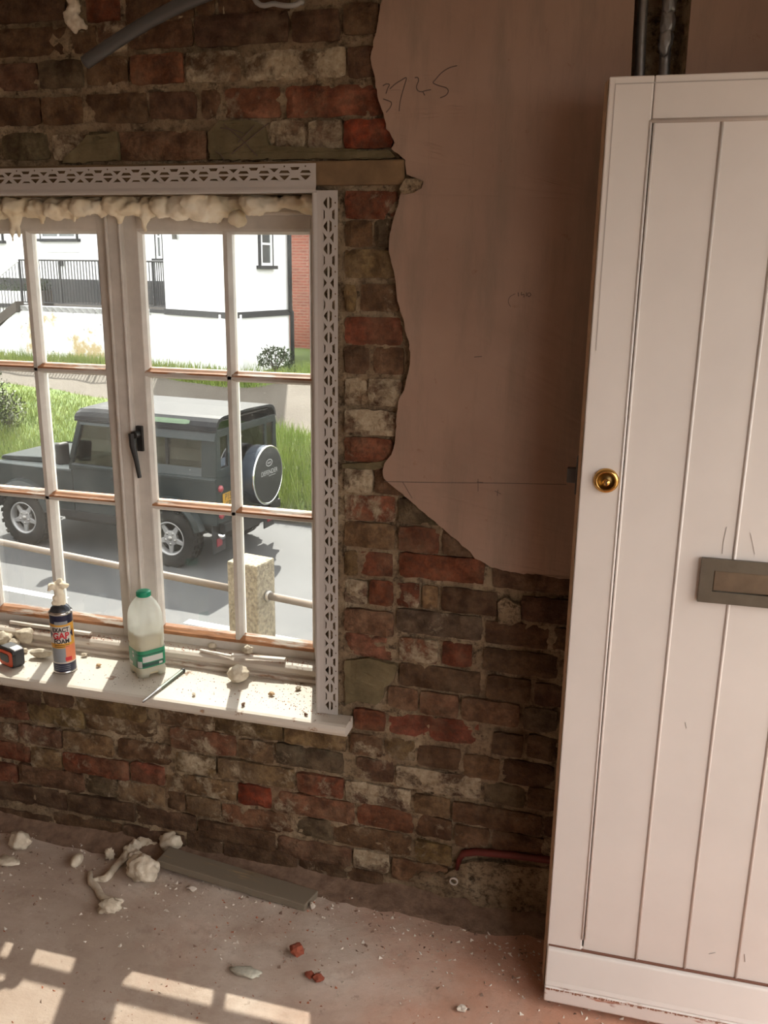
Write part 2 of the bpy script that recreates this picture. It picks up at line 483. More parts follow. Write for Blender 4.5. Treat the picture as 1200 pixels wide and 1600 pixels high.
BCOL = {'d': ((0.150, 0.086, 0.050), 0.20), 'b': ((0.225, 0.127, 0.072), 0.42), 'r': ((0.265, 0.092, 0.050), 0.35), 'R': ((0.330, 0.075, 0.034), 0.02),
        'o': ((0.295, 0.132, 0.073), 0.45), 'y': ((0.275, 0.185, 0.092), 0.45), 'g': ((0.165, 0.130, 0.082), 0.35), 'p': ((0.235, 0.145, 0.088), 0.90),
        'P': ((0.275, 0.105, 0.058), 0.82), 'c': ((0.135, 0.108, 0.062), 0.1)}
BRICKS = [
    (-1.603,-1.371,2.301,'d'), (-1.314,-1.226,2.290,'r'), (-1.210,-1.033,2.286,'d'), (-1.023,-0.979,2.288,'d'), (-0.971,-0.797,2.289,'d'),
    (-1.631,-1.368,2.226,'d'), (-1.355,-1.291,2.224,'b'), (-1.285,-1.212,2.226,'p'), (-1.204,-1.039,2.227,'b'), (-1.032,-0.801,2.226,'d'), (-0.792,-0.680,2.224,'d'), (-0.671,-0.588,2.233,'d'),
    (-1.641,-1.463,2.148,'b'), (-1.454,-1.335,2.150,'g'), (-1.324,-1.213,2.152,'b'), (-1.203,-1.065,2.151,'r'), (-1.058,-0.921,2.150,'p'), (-0.909,-0.665,2.148,'p'), (-0.659,-0.596,2.146,'d'),
    (-1.670,-1.460,2.069,'d'), (-1.454,-1.339,2.067,'b'), (-1.331,-1.166,2.069,'d'), (-1.159,-1.039,2.071,'d'), (-1.023,-0.975,2.072,'b'), (-0.963,-0.824,2.070,'o'), (-0.810,-0.575,2.068,'r'),
    (-1.701,-1.591,1.987,'d'), (-1.580,-1.446,1.987,'g'), (-1.433,-1.335,1.982,'p'), (-1.328,-1.250,1.983,'c'), (-1.243,-1.013,1.981,'b'), (-0.852,-0.767,1.999,'p'), (-0.757,-0.674,1.997,'p'), (-0.669,-0.553,1.996,'R'),
    (-0.667,-0.541,1.843,'r'),
    (-0.667,-0.600,1.780,'b'), (-0.594,-0.552,1.781,'g'),
    (-0.667,-0.542,1.711,'y'),
    (-0.667,-0.638,1.632,'y'), (-0.627,-0.531,1.634,'b'),
    (-0.667,-0.524,1.556,'r'),
    (-0.667,-0.605,1.487,'d'), (-0.594,-0.519,1.487,'b'),
    (-0.667,-0.611,1.409,'p'), (-0.605,-0.521,1.411,'p'),
    (-0.667,-0.533,1.336,'p'),
    (-0.667,-0.544,1.266,'r'),
    (-0.667,-0.594,1.188,'p'), (-0.588,-0.497,1.189,'b'),
    (-0.666,-0.535,1.117,'P'), (-0.525,-0.399,1.119,'g'),
    (-0.666,-0.534,1.045,'y'), (-0.522,-0.419,1.045,'r'), (-0.411,-0.319,1.047,'b'),
    (-0.666,-0.630,0.967,'y'), (-0.623,-0.538,0.970,'r'), (-0.521,-0.302,0.977,'r'), (-0.280,-0.079,0.972,'d'),
    (-0.666,-0.605,0.889,'p'), (-0.598,-0.535,0.893,'r'), (-0.525,-0.468,0.894,'P'), (-0.459,-0.419,0.895,'y'), (-0.408,-0.267,0.896,'d'), (-0.207,-0.074,0.895,'d'),
    (-0.666,-0.532,0.810,'b'), (-0.525,-0.302,0.825,'g'), (-0.293,-0.136,0.820,'d'), (-0.124,-0.061,0.819,'d'),
    (-0.666,-0.536,0.738,'o'), (-0.515,-0.414,0.746,'P'), (-0.403,-0.324,0.747,'r'), (-0.295,-0.108,0.745,'d'),
    (-0.514,-0.300,0.674,'d'), (-0.284,-0.172,0.671,'d'), (-0.163,-0.074,0.669,'d'),
    (-0.544,-0.464,0.603,'b'), (-0.457,-0.355,0.601,'b'), (-0.346,-0.196,0.599,'b'), (-0.186,-0.101,0.595,'g'),
    (-0.638,-0.552,0.528,'r'), (-0.540,-0.299,0.527,'r'), (-0.262,-0.183,0.512,'d'), (-0.172,-0.096,0.517,'d'),
    (-0.649,-0.559,0.450,'b'), (-0.551,-0.468,0.451,'y'), (-0.459,-0.344,0.444,'d'), (-0.335,-0.240,0.435,'b'), (-0.231,-0.098,0.435,'d'),
    (-0.630,-0.527,0.378,'b'), (-0.519,-0.286,0.371,'p'), (-0.277,-0.170,0.364,'g'), (-0.163,-0.091,0.371,'d'),
    (-0.662,-0.477,0.300,'p'), (-0.466,-0.367,0.296,'y'), (-0.359,-0.123,0.291,'b'), (-0.115,-0.066,0.292,'d'),
    (-0.628,-0.467,0.232,'r'), (-0.459,-0.360,0.229,'b'), (-0.350,-0.258,0.222,'b'), (-0.250,-0.112,0.221,'d'),
    (-0.696,-0.473,0.158,'b'), (-0.459,-0.357,0.150,'y'),
    (-0.640,-0.535,0.087,'p'), (-0.526,-0.366,0.080,'b'),
    (-0.803,-0.661,0.017,'d'), (-0.655,-0.551,0.011,'d'),
    (-1.840,-1.674,0.392,'r'), (-1.667,-1.480,0.392,'y'), (-1.474,-1.239,0.395,'y'), (-1.194,-0.988,0.383,'o'), (-0.981,-0.875,0.379,'y'), (-0.868,-0.669,0.382,'g'),
    (-1.225,-1.062,0.451,'y'), (-1.055,-0.848,0.451,'y'), (-0.841,-0.662,0.450,'y'),
    (-1.874,-1.719,0.307,'b'), (-1.712,-1.561,0.314,'b'), (-1.557,-1.389,0.314,'y'), (-1.374,-1.198,0.316,'b'), (-1.181,-1.054,0.305,'y'), (-1.047,-0.814,0.309,'y'), (-0.805,-0.669,0.302,'r'),
    (-1.883,-1.680,0.244,'r'), (-1.676,-1.569,0.238,'y'), (-1.564,-1.341,0.241,'r'), (-1.334,-1.223,0.245,'r'), (-1.217,-0.994,0.233,'y'), (-0.987,-0.884,0.234,'R'), (-0.875,-0.637,0.230,'o'),
    (-1.868,-1.732,0.166,'r'), (-1.725,-1.498,0.175,'b'), (-1.491,-1.385,0.176,'g'), (-1.378,-1.225,0.176,'y'), (-1.218,-1.161,0.169,'b'), (-1.153,-1.045,0.166,'y'), (-1.041,-0.815,0.156,'o'), (-0.807,-0.703,0.158,'g'),
    (-1.879,-1.564,0.097,'d'), (-1.559,-1.329,0.102,'d'), (-1.323,-1.126,0.099,'d'), (-1.118,-0.875,0.091,'d'), (-0.868,-0.646,0.085,'b'),
    (-1.865,-1.626,0.002,'d'), (-1.620,-1.378,0.011,'d'), (-1.373,-1.168,0.013,'d'), (-1.160,-1.042,0.025,'d'), (-1.038,-0.809,0.019,'d'),
]
# continue the coursing a little past the picture on the left so the wall goes on when the camera moves
_rng = random.Random(5)
for z_, start in ((2.294, -1.62), (2.226, -1.645), (2.149, -1.655), (2.069, -1.685), (1.987, -1.70), (0.451, -1.27), (0.39, -1.79), (0.312, -1.83), (0.24, -1.845), (0.172, -1.83), (0.098, -1.86), (0.015, -1.83)):
    x_ = start
    k_ = 0
    while x_ > -2.55:
        w_ = 0.225 if (k_ + int(z_*100)) % 2 else 0.105
        BRICKS.append((x_-w_, x_, z_, _rng.choice('ddbyrg')))
        x_ -= w_+0.012; k_ += 1
# jamb left of the window, past the edge of the picture
for k_ in range(18):
    z_ = 1.843-k_*0.0755
    x_ = -2.032; j_ = k_
    while x_ > -2.50:
        w_ = 0.225 if j_ % 2 else 0.105
        BRICKS.append((x_-w_, x_, z_, _rng.choice('ddbyrgp'))); x_ -= w_+0.012; j_ += 1
# top course under the ceiling
x_ = -0.60
while x_ > -2.5:
    BRICKS.append((x_-0.215, x_, 2.366, _rng.choice('ddbg'))); x_ -= 0.227

def brick_mesh(w, h, seed):
    nx, nzc = max(4, int(w/0.018)), 5
    v = []; f = []
    for j in range(nzc+1):
        for i in range(nx+1):
            x = -w/2 + w*i/nx; z = -h/2 + h*j/nzc
            ex = i in (0, nx); ez = j in (0, nzc)
            if ex: x += 0.0030*nz(z*60, seed*3.1+i)
            if ez: z += 0.0038*nz(x*38, seed*7.7+j)
            if ex and ez:
                x *= 1 - 0.0022/w*2; z *= 1 - 0.0022/h*2
            y = -0.002 + 0.0042*nz(x*26, z*26, seed*5.3) + 0.0022*nz(x*80, z*80, seed)
            if ex or ez: y += 0.0040 + 0.004*nz(x*40, z*40, seed+9)
            v.append((x, y, z))
    W = nx+1
    for j in range(nzc):
        for i in range(nx):
            f.append((j*W+i, j*W+i+1, (j+1)*W+i+1, (j+1)*W+i))
    loop = [i for i in range(W)] + [j*W+nx for j in range(1, nzc+1)] + [nzc*W+i for i in range(nx-1, -1, -1)] + [j*W for j in range(nzc-1, 0, -1)]
    b = len(v)
    for q in loop: v.append((v[q][0], 0.045, v[q][2]))
    n = len(loop)
    for i in range(n):
        j = (i+1) % n
        f.append((loop[j], loop[i], b+i, b+j))
    return v, f
_rng = random.Random(11)
for k, (bx0, bx1, bz, code) in enumerate(BRICKS):
    h = 0.064 + _rng.uniform(-0.003, 0.003)
    w = bx1-bx0
    cx = (bx0+bx1)/2
    if bz-h/2 < 0.0: h = 2*(bz+0.03) if bz+0.03 < h else h
    v, f = brick_mesh(w, h, k*0.713+0.3)
    tilt = _rng.uniform(-0.012, 0.012)
    o = MB().add(v, f, Matrix.Rotation(tilt, 4, 'Y')).build('brick', M['brick'], wall_back, smooth=False, loc=(cx, _rng.uniform(-0.004, 0.003), bz))
    c, sm = BCOL[code]
    q = _rng.uniform(0.82, 1.2)
    o.color = (c[0]*q, c[1]*q*_rng.uniform(0.94, 1.06), c[2]*q*_rng.uniform(0.92, 1.08), min(1, max(0, sm+_rng.uniform(-0.12, 0.15)+(0.15 if bz < 0.46 and code not in 'R' else 0))))

def patch(name, pts, y, mat, parent, thick=0.014, amp=0.004, res=0.012, seed=0.0):
    """lumpy flat coat: polygon in (x,z), gridded so its face is uneven"""
    me = curve2d_mesh([pts], 0.0)
    bm = bmesh.new(); bm.from_mesh(me)
    bmesh.ops.remove_doubles(bm, verts=bm.verts, dist=1e-5)
    for _ in range(5):
        es = [e for e in bm.edges if e.calc_length() > res*2.2]
        if not es: break
        bmesh.ops.subdivide_edges(bm, edges=es, cuts=1)
        bmesh.ops.triangulate(bm, faces=bm.faces)
    r = bmesh.ops.extrude_face_region(bm, geom=list(bm.faces))
    new = set(q for q in r['geom'] if isinstance(q, bmesh.types.BMVert))
    for q in bm.verts:
        x, z = q.co.x, q.co.y
        d = 0.0
        if q in new: d = thick + amp*nz(x*30+seed, z*30, 3.0) + amp*0.5*nz(x*90, z*90, seed)
        q.co = Vector((x, y-d, z))
    bmesh.ops.recalc_face_normals(bm, faces=bm.faces)
    bm.to_mesh(me); bm.free()
    return mesh_obj(name, me, mat, parent)
def wpx(lst, Y=0.0):
    out = []
    for x, y in lst:
        p = at(x, y, Y); out.append((p.x, p.z))
    return out
def ragged(pts, amp, step=0.012, seed=0.0):
    out = []
    n = len(pts)
    for i in range(n):
        a = Vector(pts[i]); b = Vector(pts[(i+1) % n])
        m = max(1, int((b-a).length/step))
        for k in range(m):
            p = a.lerp(b, k/m)
            out.append((p.x+amp*nz(p.x*60, p.y*60, seed), p.y+amp*nz(p.x*60+9, p.y*60, seed+4)))
    return out
# cement patches over the bricks
patch('cement_patch', ragged(wpx([(539, 1032), (570, 1027), (608, 1034), (622, 1040), (616, 1062), (602, 1072), (600, 1090), (588, 1099), (560, 1094), (541, 1100)]), 0.005), 0.004, M['cement'], wall_back, 0.012, 0.004)
cp = patch('cement_patch', ragged(wpx([(326, 206), (345, 190), (395, 188), (416, 198), (421, 228), (470, 230), (530, 233), (612, 236), (618, 248), (330, 250)]), 0.005), 0.004, M['cement'], wall_back, 0.012, 0.003)
patch('cement_patch', ragged(wpx([(137, 212), (184, 206), (188, 250), (140, 254), (100, 256), (105, 248)]), 0.005), 0.004, M['cement'], wall_back, 0.011, 0.003)
patch('cement_patch', ragged(wpx([(535, 724), (590, 722), (612, 716), (600, 730), (586, 734), (536, 731)]), 0.003), 0.004, M['cement'], wall_back, 0.010, 0.003)
patch('render_patch', ragged(wpx([(728, 1345), (760, 1344), (810, 1350), (862, 1356), (866, 1418), (800, 1424), (740, 1412), (722, 1392), (702, 1388), (640, 1372), (660, 1360), (700, 1362)]), 0.006), 0.004, M['mortar'], wall_back, 0.013, 0.006)
patch('render_patch', ragged(wpx([(778, 940), (790, 932), (812, 945), (815, 970), (800, 976), (780, 972)]), 0.004), 0.004, M['mortar'], wall_back, 0.012, 0.004)
for a, b in (((349, 194), (402, 244)), ((420, 192), (362, 240)), ((344, 200), (380, 208)), ((350, 250), (336, 236)), ((398, 196), (372, 222))):
    p, q = at(*a, -0.011), at(*b, -0.011)
    MB().tube([p, (p+q)/2+Vector((0.003, 0, 0.002)), q], 0.0013, 5).build('scratch', M['graphite'], wall_back)

# pink plaster skin with its broken edge, chased out for conduits behind the door
PL = [(-0.578, 2.45), (-0.578, 2.313), (-0.579, 2.263), (-0.59, 2.201), (-0.601, 2.163), (-0.604, 2.148), (-0.595, 2.114), (-0.586, 2.072), (-0.575, 2.043), (-0.569, 2.024), (-0.564, 2.005), (-0.552, 1.986), (-0.546, 1.975), (-0.553, 1.962), (-0.537, 1.951), (-0.52, 1.94), (-0.516, 1.908), (-0.494, 1.898), (-0.479, 1.892), (-0.483, 1.88), (-0.496, 1.869), (-0.516, 1.867), (-0.528, 1.872), (-0.535, 1.842), (-0.546, 1.807), (-0.555, 1.769), (-0.554, 1.737), (-0.546, 1.708), (-0.538, 1.673), (-0.533, 1.641), (-0.527, 1.607), (-0.518, 1.59), (-0.514, 1.563), (-0.504, 1.537), (-0.497, 1.501), (-0.503, 1.464), (-0.513, 1.42), (-0.524, 1.402), (-0.529, 1.366), (-0.532, 1.323), (-0.533, 1.292), (-0.542, 1.262), (-0.553, 1.246), (-0.564, 1.221), (-0.559, 1.2), (-0.539, 1.182), (-0.513, 1.165), (-0.485, 1.144), (-0.447, 1.114), (-0.411, 1.088), (-0.384, 1.067), (-0.358, 1.047), (-0.338, 1.032), (-0.325, 1.017), (-0.302, 1.006), (-0.286, 0.998), (-0.256, 0.994), (-0.214, 0.988), (-0.174, 0.991), (-0.13, 0.986), (-0.097, 0.986), (-0.033, 0.981), (0.07, 0.976), (0.40, 0.97), (0.86, 0.96)]
ragpl = []
for i in range(len(PL)-1):
    a, b = Vector(PL[i]), Vector(PL[i+1])
    m = max(1, int((b-a).length/0.009))
    for k in range(m):
        p = a.lerp(b, k/m)
        am = 0.0035 if 0 < i else 0.0
        ragpl.append((p.x+am*nz(p.x*80, p.y*80, 2.0), p.y+am*nz(p.x*80+5, p.y*80, 6.0)))
outer = ragpl + [(0.86, 0.96), (0.86, 2.45), (0.062, 2.45), (0.066, 2.02), (0.070, 1.86), (-0.030, 1.85), (-0.040, 2.02), (-0.052, 2.45)]
patch('plaster_skin', outer, 0.006, M['plaster'], wall_back, 0.020, 0.0010, 0.03)
patch('plaster_skin', ragged([(-3.3, 0.0), (-2.52, 0.0), (-2.47, 0.6), (-2.5, 1.2), (-2.42, 1.9), (-2.5, 2.45), (-3.3, 2.45)], 0.004, 0.05), 0.006, M['plaster'], wall_back, 0.020, 0.001, 0.05)
# broken stub of plaster hanging at the end of the lintel
patch('plaster_stub', ragged(wpx([(634, 280), (650, 279), (661, 284), (657, 294), (645, 301), (632, 303), (624, 297)], -0.02), 0.002), -0.012, M['mortar'], wall_back, 0.014, 0.003, 0.006)

# pencil writing on the plaster
def pencil(pts, r=0.0011, name='pencil_mark'):
    P3 = [at(x, y, -0.0150) for x, y in pts]
    sm = []
    for i in range(len(P3)-1):
        p0, p1, p2, p3 = P3[max(i-1, 0)], P3[i], P3[i+1], P3[min(i+2, len(P3)-1)]
        for k in range(5):
            t = k/5
            sm.append(0.5*((2*p1)+(-p0+p2)*t+(2*p0-5*p1+4*p2-p3)*t*t+(-p0+3*p1-3*p2+p3)*t**3))
    sm.append(P3[-1])
    mb = MB().tube(sm, r, 5)
    for q in mb.v: q.y = -0.0150 + (q.y+0.0150)*0.35
    return mb.build(name, M['graphite'], wall_back)
def zz(lst): return [(580+x*280/1200, 80+y*280/1200) for x, y in lst]
pencil(zz([(78, 232), (100, 220), (122, 224), (110, 250), (98, 285)]))
pencil(zz([(80, 320), (110, 330), (135, 345), (128, 375), (100, 410)]))
pencil(zz([(125, 252), (160, 220), (200, 195), (235, 178), (222, 230), (205, 290), (192, 345), (187, 402)]))
pencil(zz([(292, 178), (312, 178), (316, 200), (304, 235), (310, 262), (335, 272), (365, 264), (400, 258)]))
pencil(zz([(575, 96), (520, 112), (470, 145), (430, 190), (415, 212), (450, 230), (500, 245), (516, 268), (500, 295), (462, 312)]))
pencil(zz([(345, 272), (358, 296)]))
pencil([(600, 752.5), (680, 754), (780, 755), (885, 757)], 0.0008)
pencil([(629, 753), (636, 765), (644, 779)], 0.0007)
pencil([(747, 748), (747, 768)], 0.0007); pencil([(745, 753), (755, 754)], 0.0008)
pencil([(773, 767), (783, 772)], 0.0007); pencil([(778, 765), (777, 775)], 0.0007)
pencil([(741, 558), (753, 557)], 0.0009)
def wr(lst): return [(460+x*460/1200, 250+y*500/1304) for x, y in lst]
pencil(wr([(912, 540), (914, 556)]), 0.0009); pencil(wr([(926, 538), (925, 550), (936, 548), (935, 560)]), 0.0009)
pencil(wr([(946, 540), (945, 556)]), 0.0009); pencil(wr([(955, 540), (950, 550), (956, 557), (964, 549), (958, 540)]), 0.0009)
pencil(wr([(900, 545), (878, 558), (872, 580), (882, 598)]), 0.0006)

# timber lintel
lz0, lz1 = at(560, 289, -0.01).z, at(560, 250, -0.01).z
MB().box(-2.25, at(632, 270, -0.012).x, -0.012, 0.10, lz0+0.0, lz1).build('lintel', M['timber'], wall_back, bevel=0.004)

# conduits standing in the chase
for px, r, m in ((1004, 0.0105, 'galv'), (1043, 0.0115, 'galv')):
    top = at(px, 20, 0.02)
    ob = MB().tube([(top.x+0.012, 0.02, 1.86), (top.x+0.004, 0.02, 2.1), (top.x, 0.02, 2.2), (top.x-0.004, 0.02, 2.44)], r, 12)
    ob.build('conduit', M[m], smooth=True, label=('slim galvanised conduit running up the wall chase above the door' if px < 1020 else 'foil-wrapped conduit running up the wall chase above the door'), cat='conduit')
    if px > 1020:
        mb = MB()
        for k in range(3):
            mb.blob((top.x+0.002, 0.008, 2.16+0.035*k), (0.014, 0.009, 0.028), 0.25, 2.0, 3, seed=k*3.3)
        bpy_o = mb.build('foil_wrap', M['galv'], bpy.data.objects['conduit.001'], smooth=True)
# red pipe cast in the foot of the wall
rp = [at(714, 1358, -0.004), at(718, 1342, -0.006), at(724, 1333, -0.008), at(745, 1331, -0.008), at(800, 1336, -0.008), at(860, 1344, -0.006), at(930, 1354, -0.006)]
M['redpipe'] = simple('red_pipe', (0.16, 0.022, 0.016, 1), 0.5, var=0.4, scale=30)
MB().tube(rp, [0.006, 0.008, 0.010, 0.010, 0.010, 0.010, 0.010], 10).build('red_pipe', M['redpipe'], smooth=True, label='red pipe set into the foot of the brick wall, bent down at its end', cat='pipe')

# ------------------------------------------------------------------ window_1
FY = 0.200                    # room face of the window frame
win = empty('window_1', (0, 0, 0)); tag(win, kind='structure')
GT, GB_ = 1.796, 0.618        # glass top / bottom
mb = MB()
mb.box(-0.776, WX1+0.0, FY, FY+0.10, 0.52, WZ1+0.01)          # right jamb
mb.box(WX0, -1.965, FY, FY+0.10, 0.52, WZ1+0.01)             # left jamb
mb.box(WX0, WX1, FY, FY+0.10, 1.838, WZ1+0.01)               # head
mb.box(-1.415, -1.378, FY-0.004, FY+0.10, 0.56, 1.85)        # mullion
mb.build('frame', M['winpaint'], win, bevel=0.004)
mb = MB()
mb.box(-0.784, -0.776, FY-0.006, FY+0.05, 0.575, 1.84); mb.box(-1.421, -1.413, FY-0.010, FY+0.05, 0.575, 1.84)
mb.box(-1.380, -1.372, FY-0.010, FY+0.05, 0.575, 1.84); mb.box(-1.965, -0.776, FY-0.006, FY+0.05, 1.832, 1.842)
mb.build('frame_bead', M['winpaint'], win, bevel=0.003)
mb = MB()
mb.prism([(FY+0.08, 0.52), (FY+0.08, 0.585), (FY+0.012, 0.580), (FY-0.030, 0.574), (FY-0.040, 0.568), (FY-0.042, 0.556), (FY-0.036, 0.549), (FY-0.036, 0.545), (FY-0.050, 0.545), (FY-0.053, 0.539), (FY-0.049, 0.534), (FY-0.048, 0.52)], 'x', WX0, WX1)
mb.build('frame_sill', worn_paint_material('worn_frame_sill', (0.62, 0.55, 0.475, 1), (0.46, 0.27, 0.17, 1), 0.40, 34, (0.2, 1, 1)), win, bevel=0.003)

def sash(x0, x1, xm, fast):
    """x0..x1 outer edges; xm centre of upright glazing bar"""
    gl, gr = x0+0.040, x1-0.047 if fast else x1-0.038
    mb = MB()
    mb.box(x0, gl, FY+0.010, FY+0.055, GB_-0.045, GT+0.040)
    mb.box(gr, x1, FY+0.010, FY+0.055, GB_-0.045, GT+0.040)
    mb.box(gl, gr, FY+0.010, FY+0.055, GT, GT+0.040)
    mb.box(gl, gr, FY+0.010, FY+0.055, GB_-0.045, GB_-0.012)
    s = mb.build('sash', M['winpaint'], win, bevel=0.003)
    hz = [GB_+(GT-GB_)/3, GB_+(GT-GB_)*2/3]
    GY = FY+0.036
    # mouldings around the panes
    mb = MB()
    for xx, sg in ((gl, 1), (gr, -1)):
        mb.prism([(xx-sg*0.002, FY+0.011), (xx+sg*0.004, FY+0.013), (xx+sg*0.011, FY+0.026), (xx+sg*0.011, GY+0.004), (xx-sg*0.002, GY+0.004)], 'z', GB_, GT)
    mb.prism([(FY+0.011, GT+0.002), (FY+0.013, GT-0.004), (FY+0.026, GT-0.011), (GY+0.004, GT-0.011), (GY+0.004, GT+0.002)], 'x', gl, gr)
    mb.build('glazing_moulding', M['winpaint'], s)
    mb = MB()
    mb.prism([(FY+0.010, GB_-0.013), (FY+0.012, GB_-0.004), (FY+0.026, GB_+0.006), (GY+0.004, GB_+0.010), (GY+0.004, GB_-0.013)], 'x', gl, gr)
    mb.build('worn_moulding', M['barewood'], s)
    # glazing bars
    mb = MB()
    mb.prism([(xm-0.006, FY+0.012), (xm+0.006, FY+0.012), (xm+0.0135, FY+0.028), (xm+0.0135, GY+0.014), (xm-0.0135, GY+0.014), (xm-0.0135, FY+0.028)], 'z', GB_-0.012, GT+0.002)
    mb.build('glazing_bar', M['winpaint'], s)
    for z in hz:
        mb = MB()
        mb.prism([(FY+0.012, z-0.007), (FY+0.012, z+0.002), (GY+0.014, z+0.002), (GY+0.014, z-0.014), (FY+0.028, z-0.014)], 'x', gl, gr)
        b = mb.build('glazing_bar', M['winpaint'], s)
        for (p, q) in ((gl+0.003, xm-0.008), (xm+0.008, gr-0.003)):
            mb = MB()
            mb.prism([(FY+0.011, z+0.001), (FY+0.012, z+0.006), (FY+0.020, z+0.009), (FY+0.028, z+0.0145), (GY+0.012, z+0.0155), (GY+0.012, z+0.001)], 'x', p, q)
            mb.build('worn_bar_top', M['barewood'], s)
    # panes
    zs = [GB_-0.005, hz[0], hz[1], GT+0.005]
    for (p, q) in ((gl-0.004, xm), (xm, gr+0.004)):
        for k in range(3):
            MB().box(p, q, GY+0.004, GY+0.0075, zs[k], zs[k+1]).build('pane', M['glass'], s)
    return s
sr = sash(-1.376, -0.778, -1.071, True)
sl = sash(-1.963, -1.417, -1.693, False)
# casement fastener
fx, fy, fz = -1.357, FY+0.008, at(222, 690, FY).z
mb = MB(); mb.box(fx-0.010, fx+0.010, fy-0.006, fy+0.004, fz-0.03, fz+0.045); mb.build('fastener_plate', M['black'], sr, bevel=0.002)
mb = MB(); mb.tube([(fx-0.004, fy-0.004, fz+0.022), (fx-0.004, fy-0.030, fz+0.022)], 0.011, 12)
mb.tube([(fx-0.012, fy-0.026, fz+0.026), (fx-0.010, fy-0.028, fz-0.01), (fx-0.002, fy-0.026, fz-0.055), (fx+0.004, fy-0.024, fz-0.105)], [0.011, 0.010, 0.0075, 0.0065], 8)
mb.build('fastener_handle', M['black'], sr, bevel=0.001)

# sill board with a rounded nose and a horn past the opening
mb = MB()
prof = [(0.152, 0.500), (0.152, 0.532), (-0.052, 0.532), (-0.061, 0.529), (-0.066, 0.521), (-0.066, 0.512), (-0.061, 0.503), (-0.052, 0.500)]
mb.prism(prof, 'x', WX0, WX1)
nose = [(0.0, 0.500), (0.0, 0.532), (-0.052, 0.532), (-0.061, 0.529), (-0.066, 0.521), (-0.066, 0.512), (-0.061, 0.503), (-0.052, 0.500)]
mb.prism(nose, 'x', WX1, -0.642); mb.prism(nose, 'x', -2.12, WX0)
mb.build('sill_board', M['sill'], win)

# ------------------------------------------------------------------ corner beads (perforated angle beads)
def bead_loops(L):
    """perforated wing, u along the length, v across 0.026..0.066 (nose is 0..0.026)"""
    W0, W1 = 0.0, 0.0385
    loops = [[(0, W0), (L, W0), (L, W1), (0, W1)]]
    P = 0.103; vc = 0.0145
    def poly(u, pts):
        q = [(u+a, b) for a, b in pts]
        if min(x for x, _ in q) > 0.003 and max(x for x, _ in q) < L-0.003: loops.append(q)
    n = int(L/P)+2
    for k in range(-1, n):
        u0 = k*P
        poly(u0, [(-0.0115, 0.0020), (0.0115, 0.0020), (0.0, 0.0115)])
        poly(u0, [(-0.0115, 0.0285), (0.0, 0.0195), (0.0115, 0.0285)])
        for du in (-0.0255, 0.0255):
            poly(u0+du, [(-0.013, 0.0128), (0.0, 0.0018), (0.013, 0.0128)])
            poly(u0+du, [(-0.014, 0.0178), (0.014, 0.0178), (0.009, 0.0238), (-0.009, 0.0238)])
            c = [(0.0022*math.cos(t*PI/3), 0.0325+0.0022*math.sin(t*PI/3)) for t in range(6)]
            poly(u0+du, c)
        uh = u0+P/2
        poly(uh, [(-0.0125, 0.0020), (0.0125, 0.0020), (0.008, 0.0068), (-0.008, 0.0068)])
        poly(uh, [(-0.008, 0.0245), (0.008, 0.0245), (0.012, 0.0310), (-0.012, 0.0310)])
    return loops
def corner_bead(L, name, label, mat_fn):
    root = empty(name); tag(root, label, 'corner bead', 'perforated corner beads around the window')
    for part in ('face_wing', 'reveal_wing'):
        me = curve2d_mesh(bead_loops(L), 0.0007)
        for q in me.vertices:
            u, v, w = q.co
            q.co = mat_fn(u, v+0.022, 0.0, w) if part == 'face_wing' else mat_fn(u, 0.0, v+0.012, w)
        mesh_obj(part, me, M['bead'], root)
    mb = MB()
    segs = [(0.024, 0.0), (0.010, -0.0015), (0.003, -0.004), (-0.0015, -0.003), (-0.003, 0.003), (-0.0005, 0.014)]
    v = []; f = []
    for i, uu in enumerate((0.0, L)):
        for (a, b) in segs: v.append(mat_fn(uu, a, b, 0.0))
        for (a, b) in segs: v.append(mat_fn(uu, a+0.0014, b+0.0014, 0.0))
    n = len(segs)
    for s0 in (0, n):
        for k in range(n-1): f.append((s0+k, s0+k+1, 2*n+s0+k+1, 2*n+s0+k))
    mb.add(v, f)
    mb.build('bead_nose', M['bead'], root)
    return root
BF = -0.009
vx = WX1+0.002
corner_bead(1.341, 'corner_bead', 'upright grey perforated corner bead on the jamb between window and bricks',
            lambda u, a, b, w: Vector((vx-0.006+a+(w if b > 0.006 else 0), BF+b+(0 if b > 0.006 else w), 0.534+u)))
hx1 = at(496, 280, BF).x
corner_bead(1.33, 'corner_bead', 'level grey perforated corner bead under the timber lintel',
            lambda u, a, b, w: Vector((hx1-u, BF-0.010+b+(0 if b > 0.006 else w), 1.873+a+(w if b > 0.006 else 0))))

# ------------------------------------------------------------------ door_1 (front door swung in, standing open)
D = empty('door_1', (-0.075, -0.262, 0.0), math.radians(0.8)); tag(D, kind='structure')
DW, DZ0, DZ1, DT = 0.838, 0.022, 2.046, 0.044
gxs = [0.083, 0.201, 0.309, 0.420, 0.531, 0.642, 0.753]      # stile edge, board joints, far stile
TR = 1.970                                                  # lower edge of top rail
def dbox(name, x0, x1, y0, y1, z0, z1, mat='doorpaint', bevel=0.0025, parent=None):
    return MB().box(x0, x1, y0, y1, z0, z1).build(name, M[mat], parent or D, bevel=bevel)
dbox('stile', 0.0, gxs[0]-0.003, 0.0, 0.040, 0.13, DZ1)
dbox('stile', gxs[-1]+0.003, DW, 0.0, 0.040, 0.13, DZ1)
dbox('top_rail', gxs[0]-0.002, gxs[-1]+0.002, 0.0005, 0.040, TR, DZ1)
for i in range(len(gxs)-1):
    dbox('board', gxs[i]-0.0001 if i else gxs[i]+0.001, gxs[i+1]+0.0001, 0.0035, 0.030, 0.13, TR-0.002, bevel=0.0016)
dbox('bottom_rail', 0.0, DW, 0.004, 0.040, DZ0, 0.16)
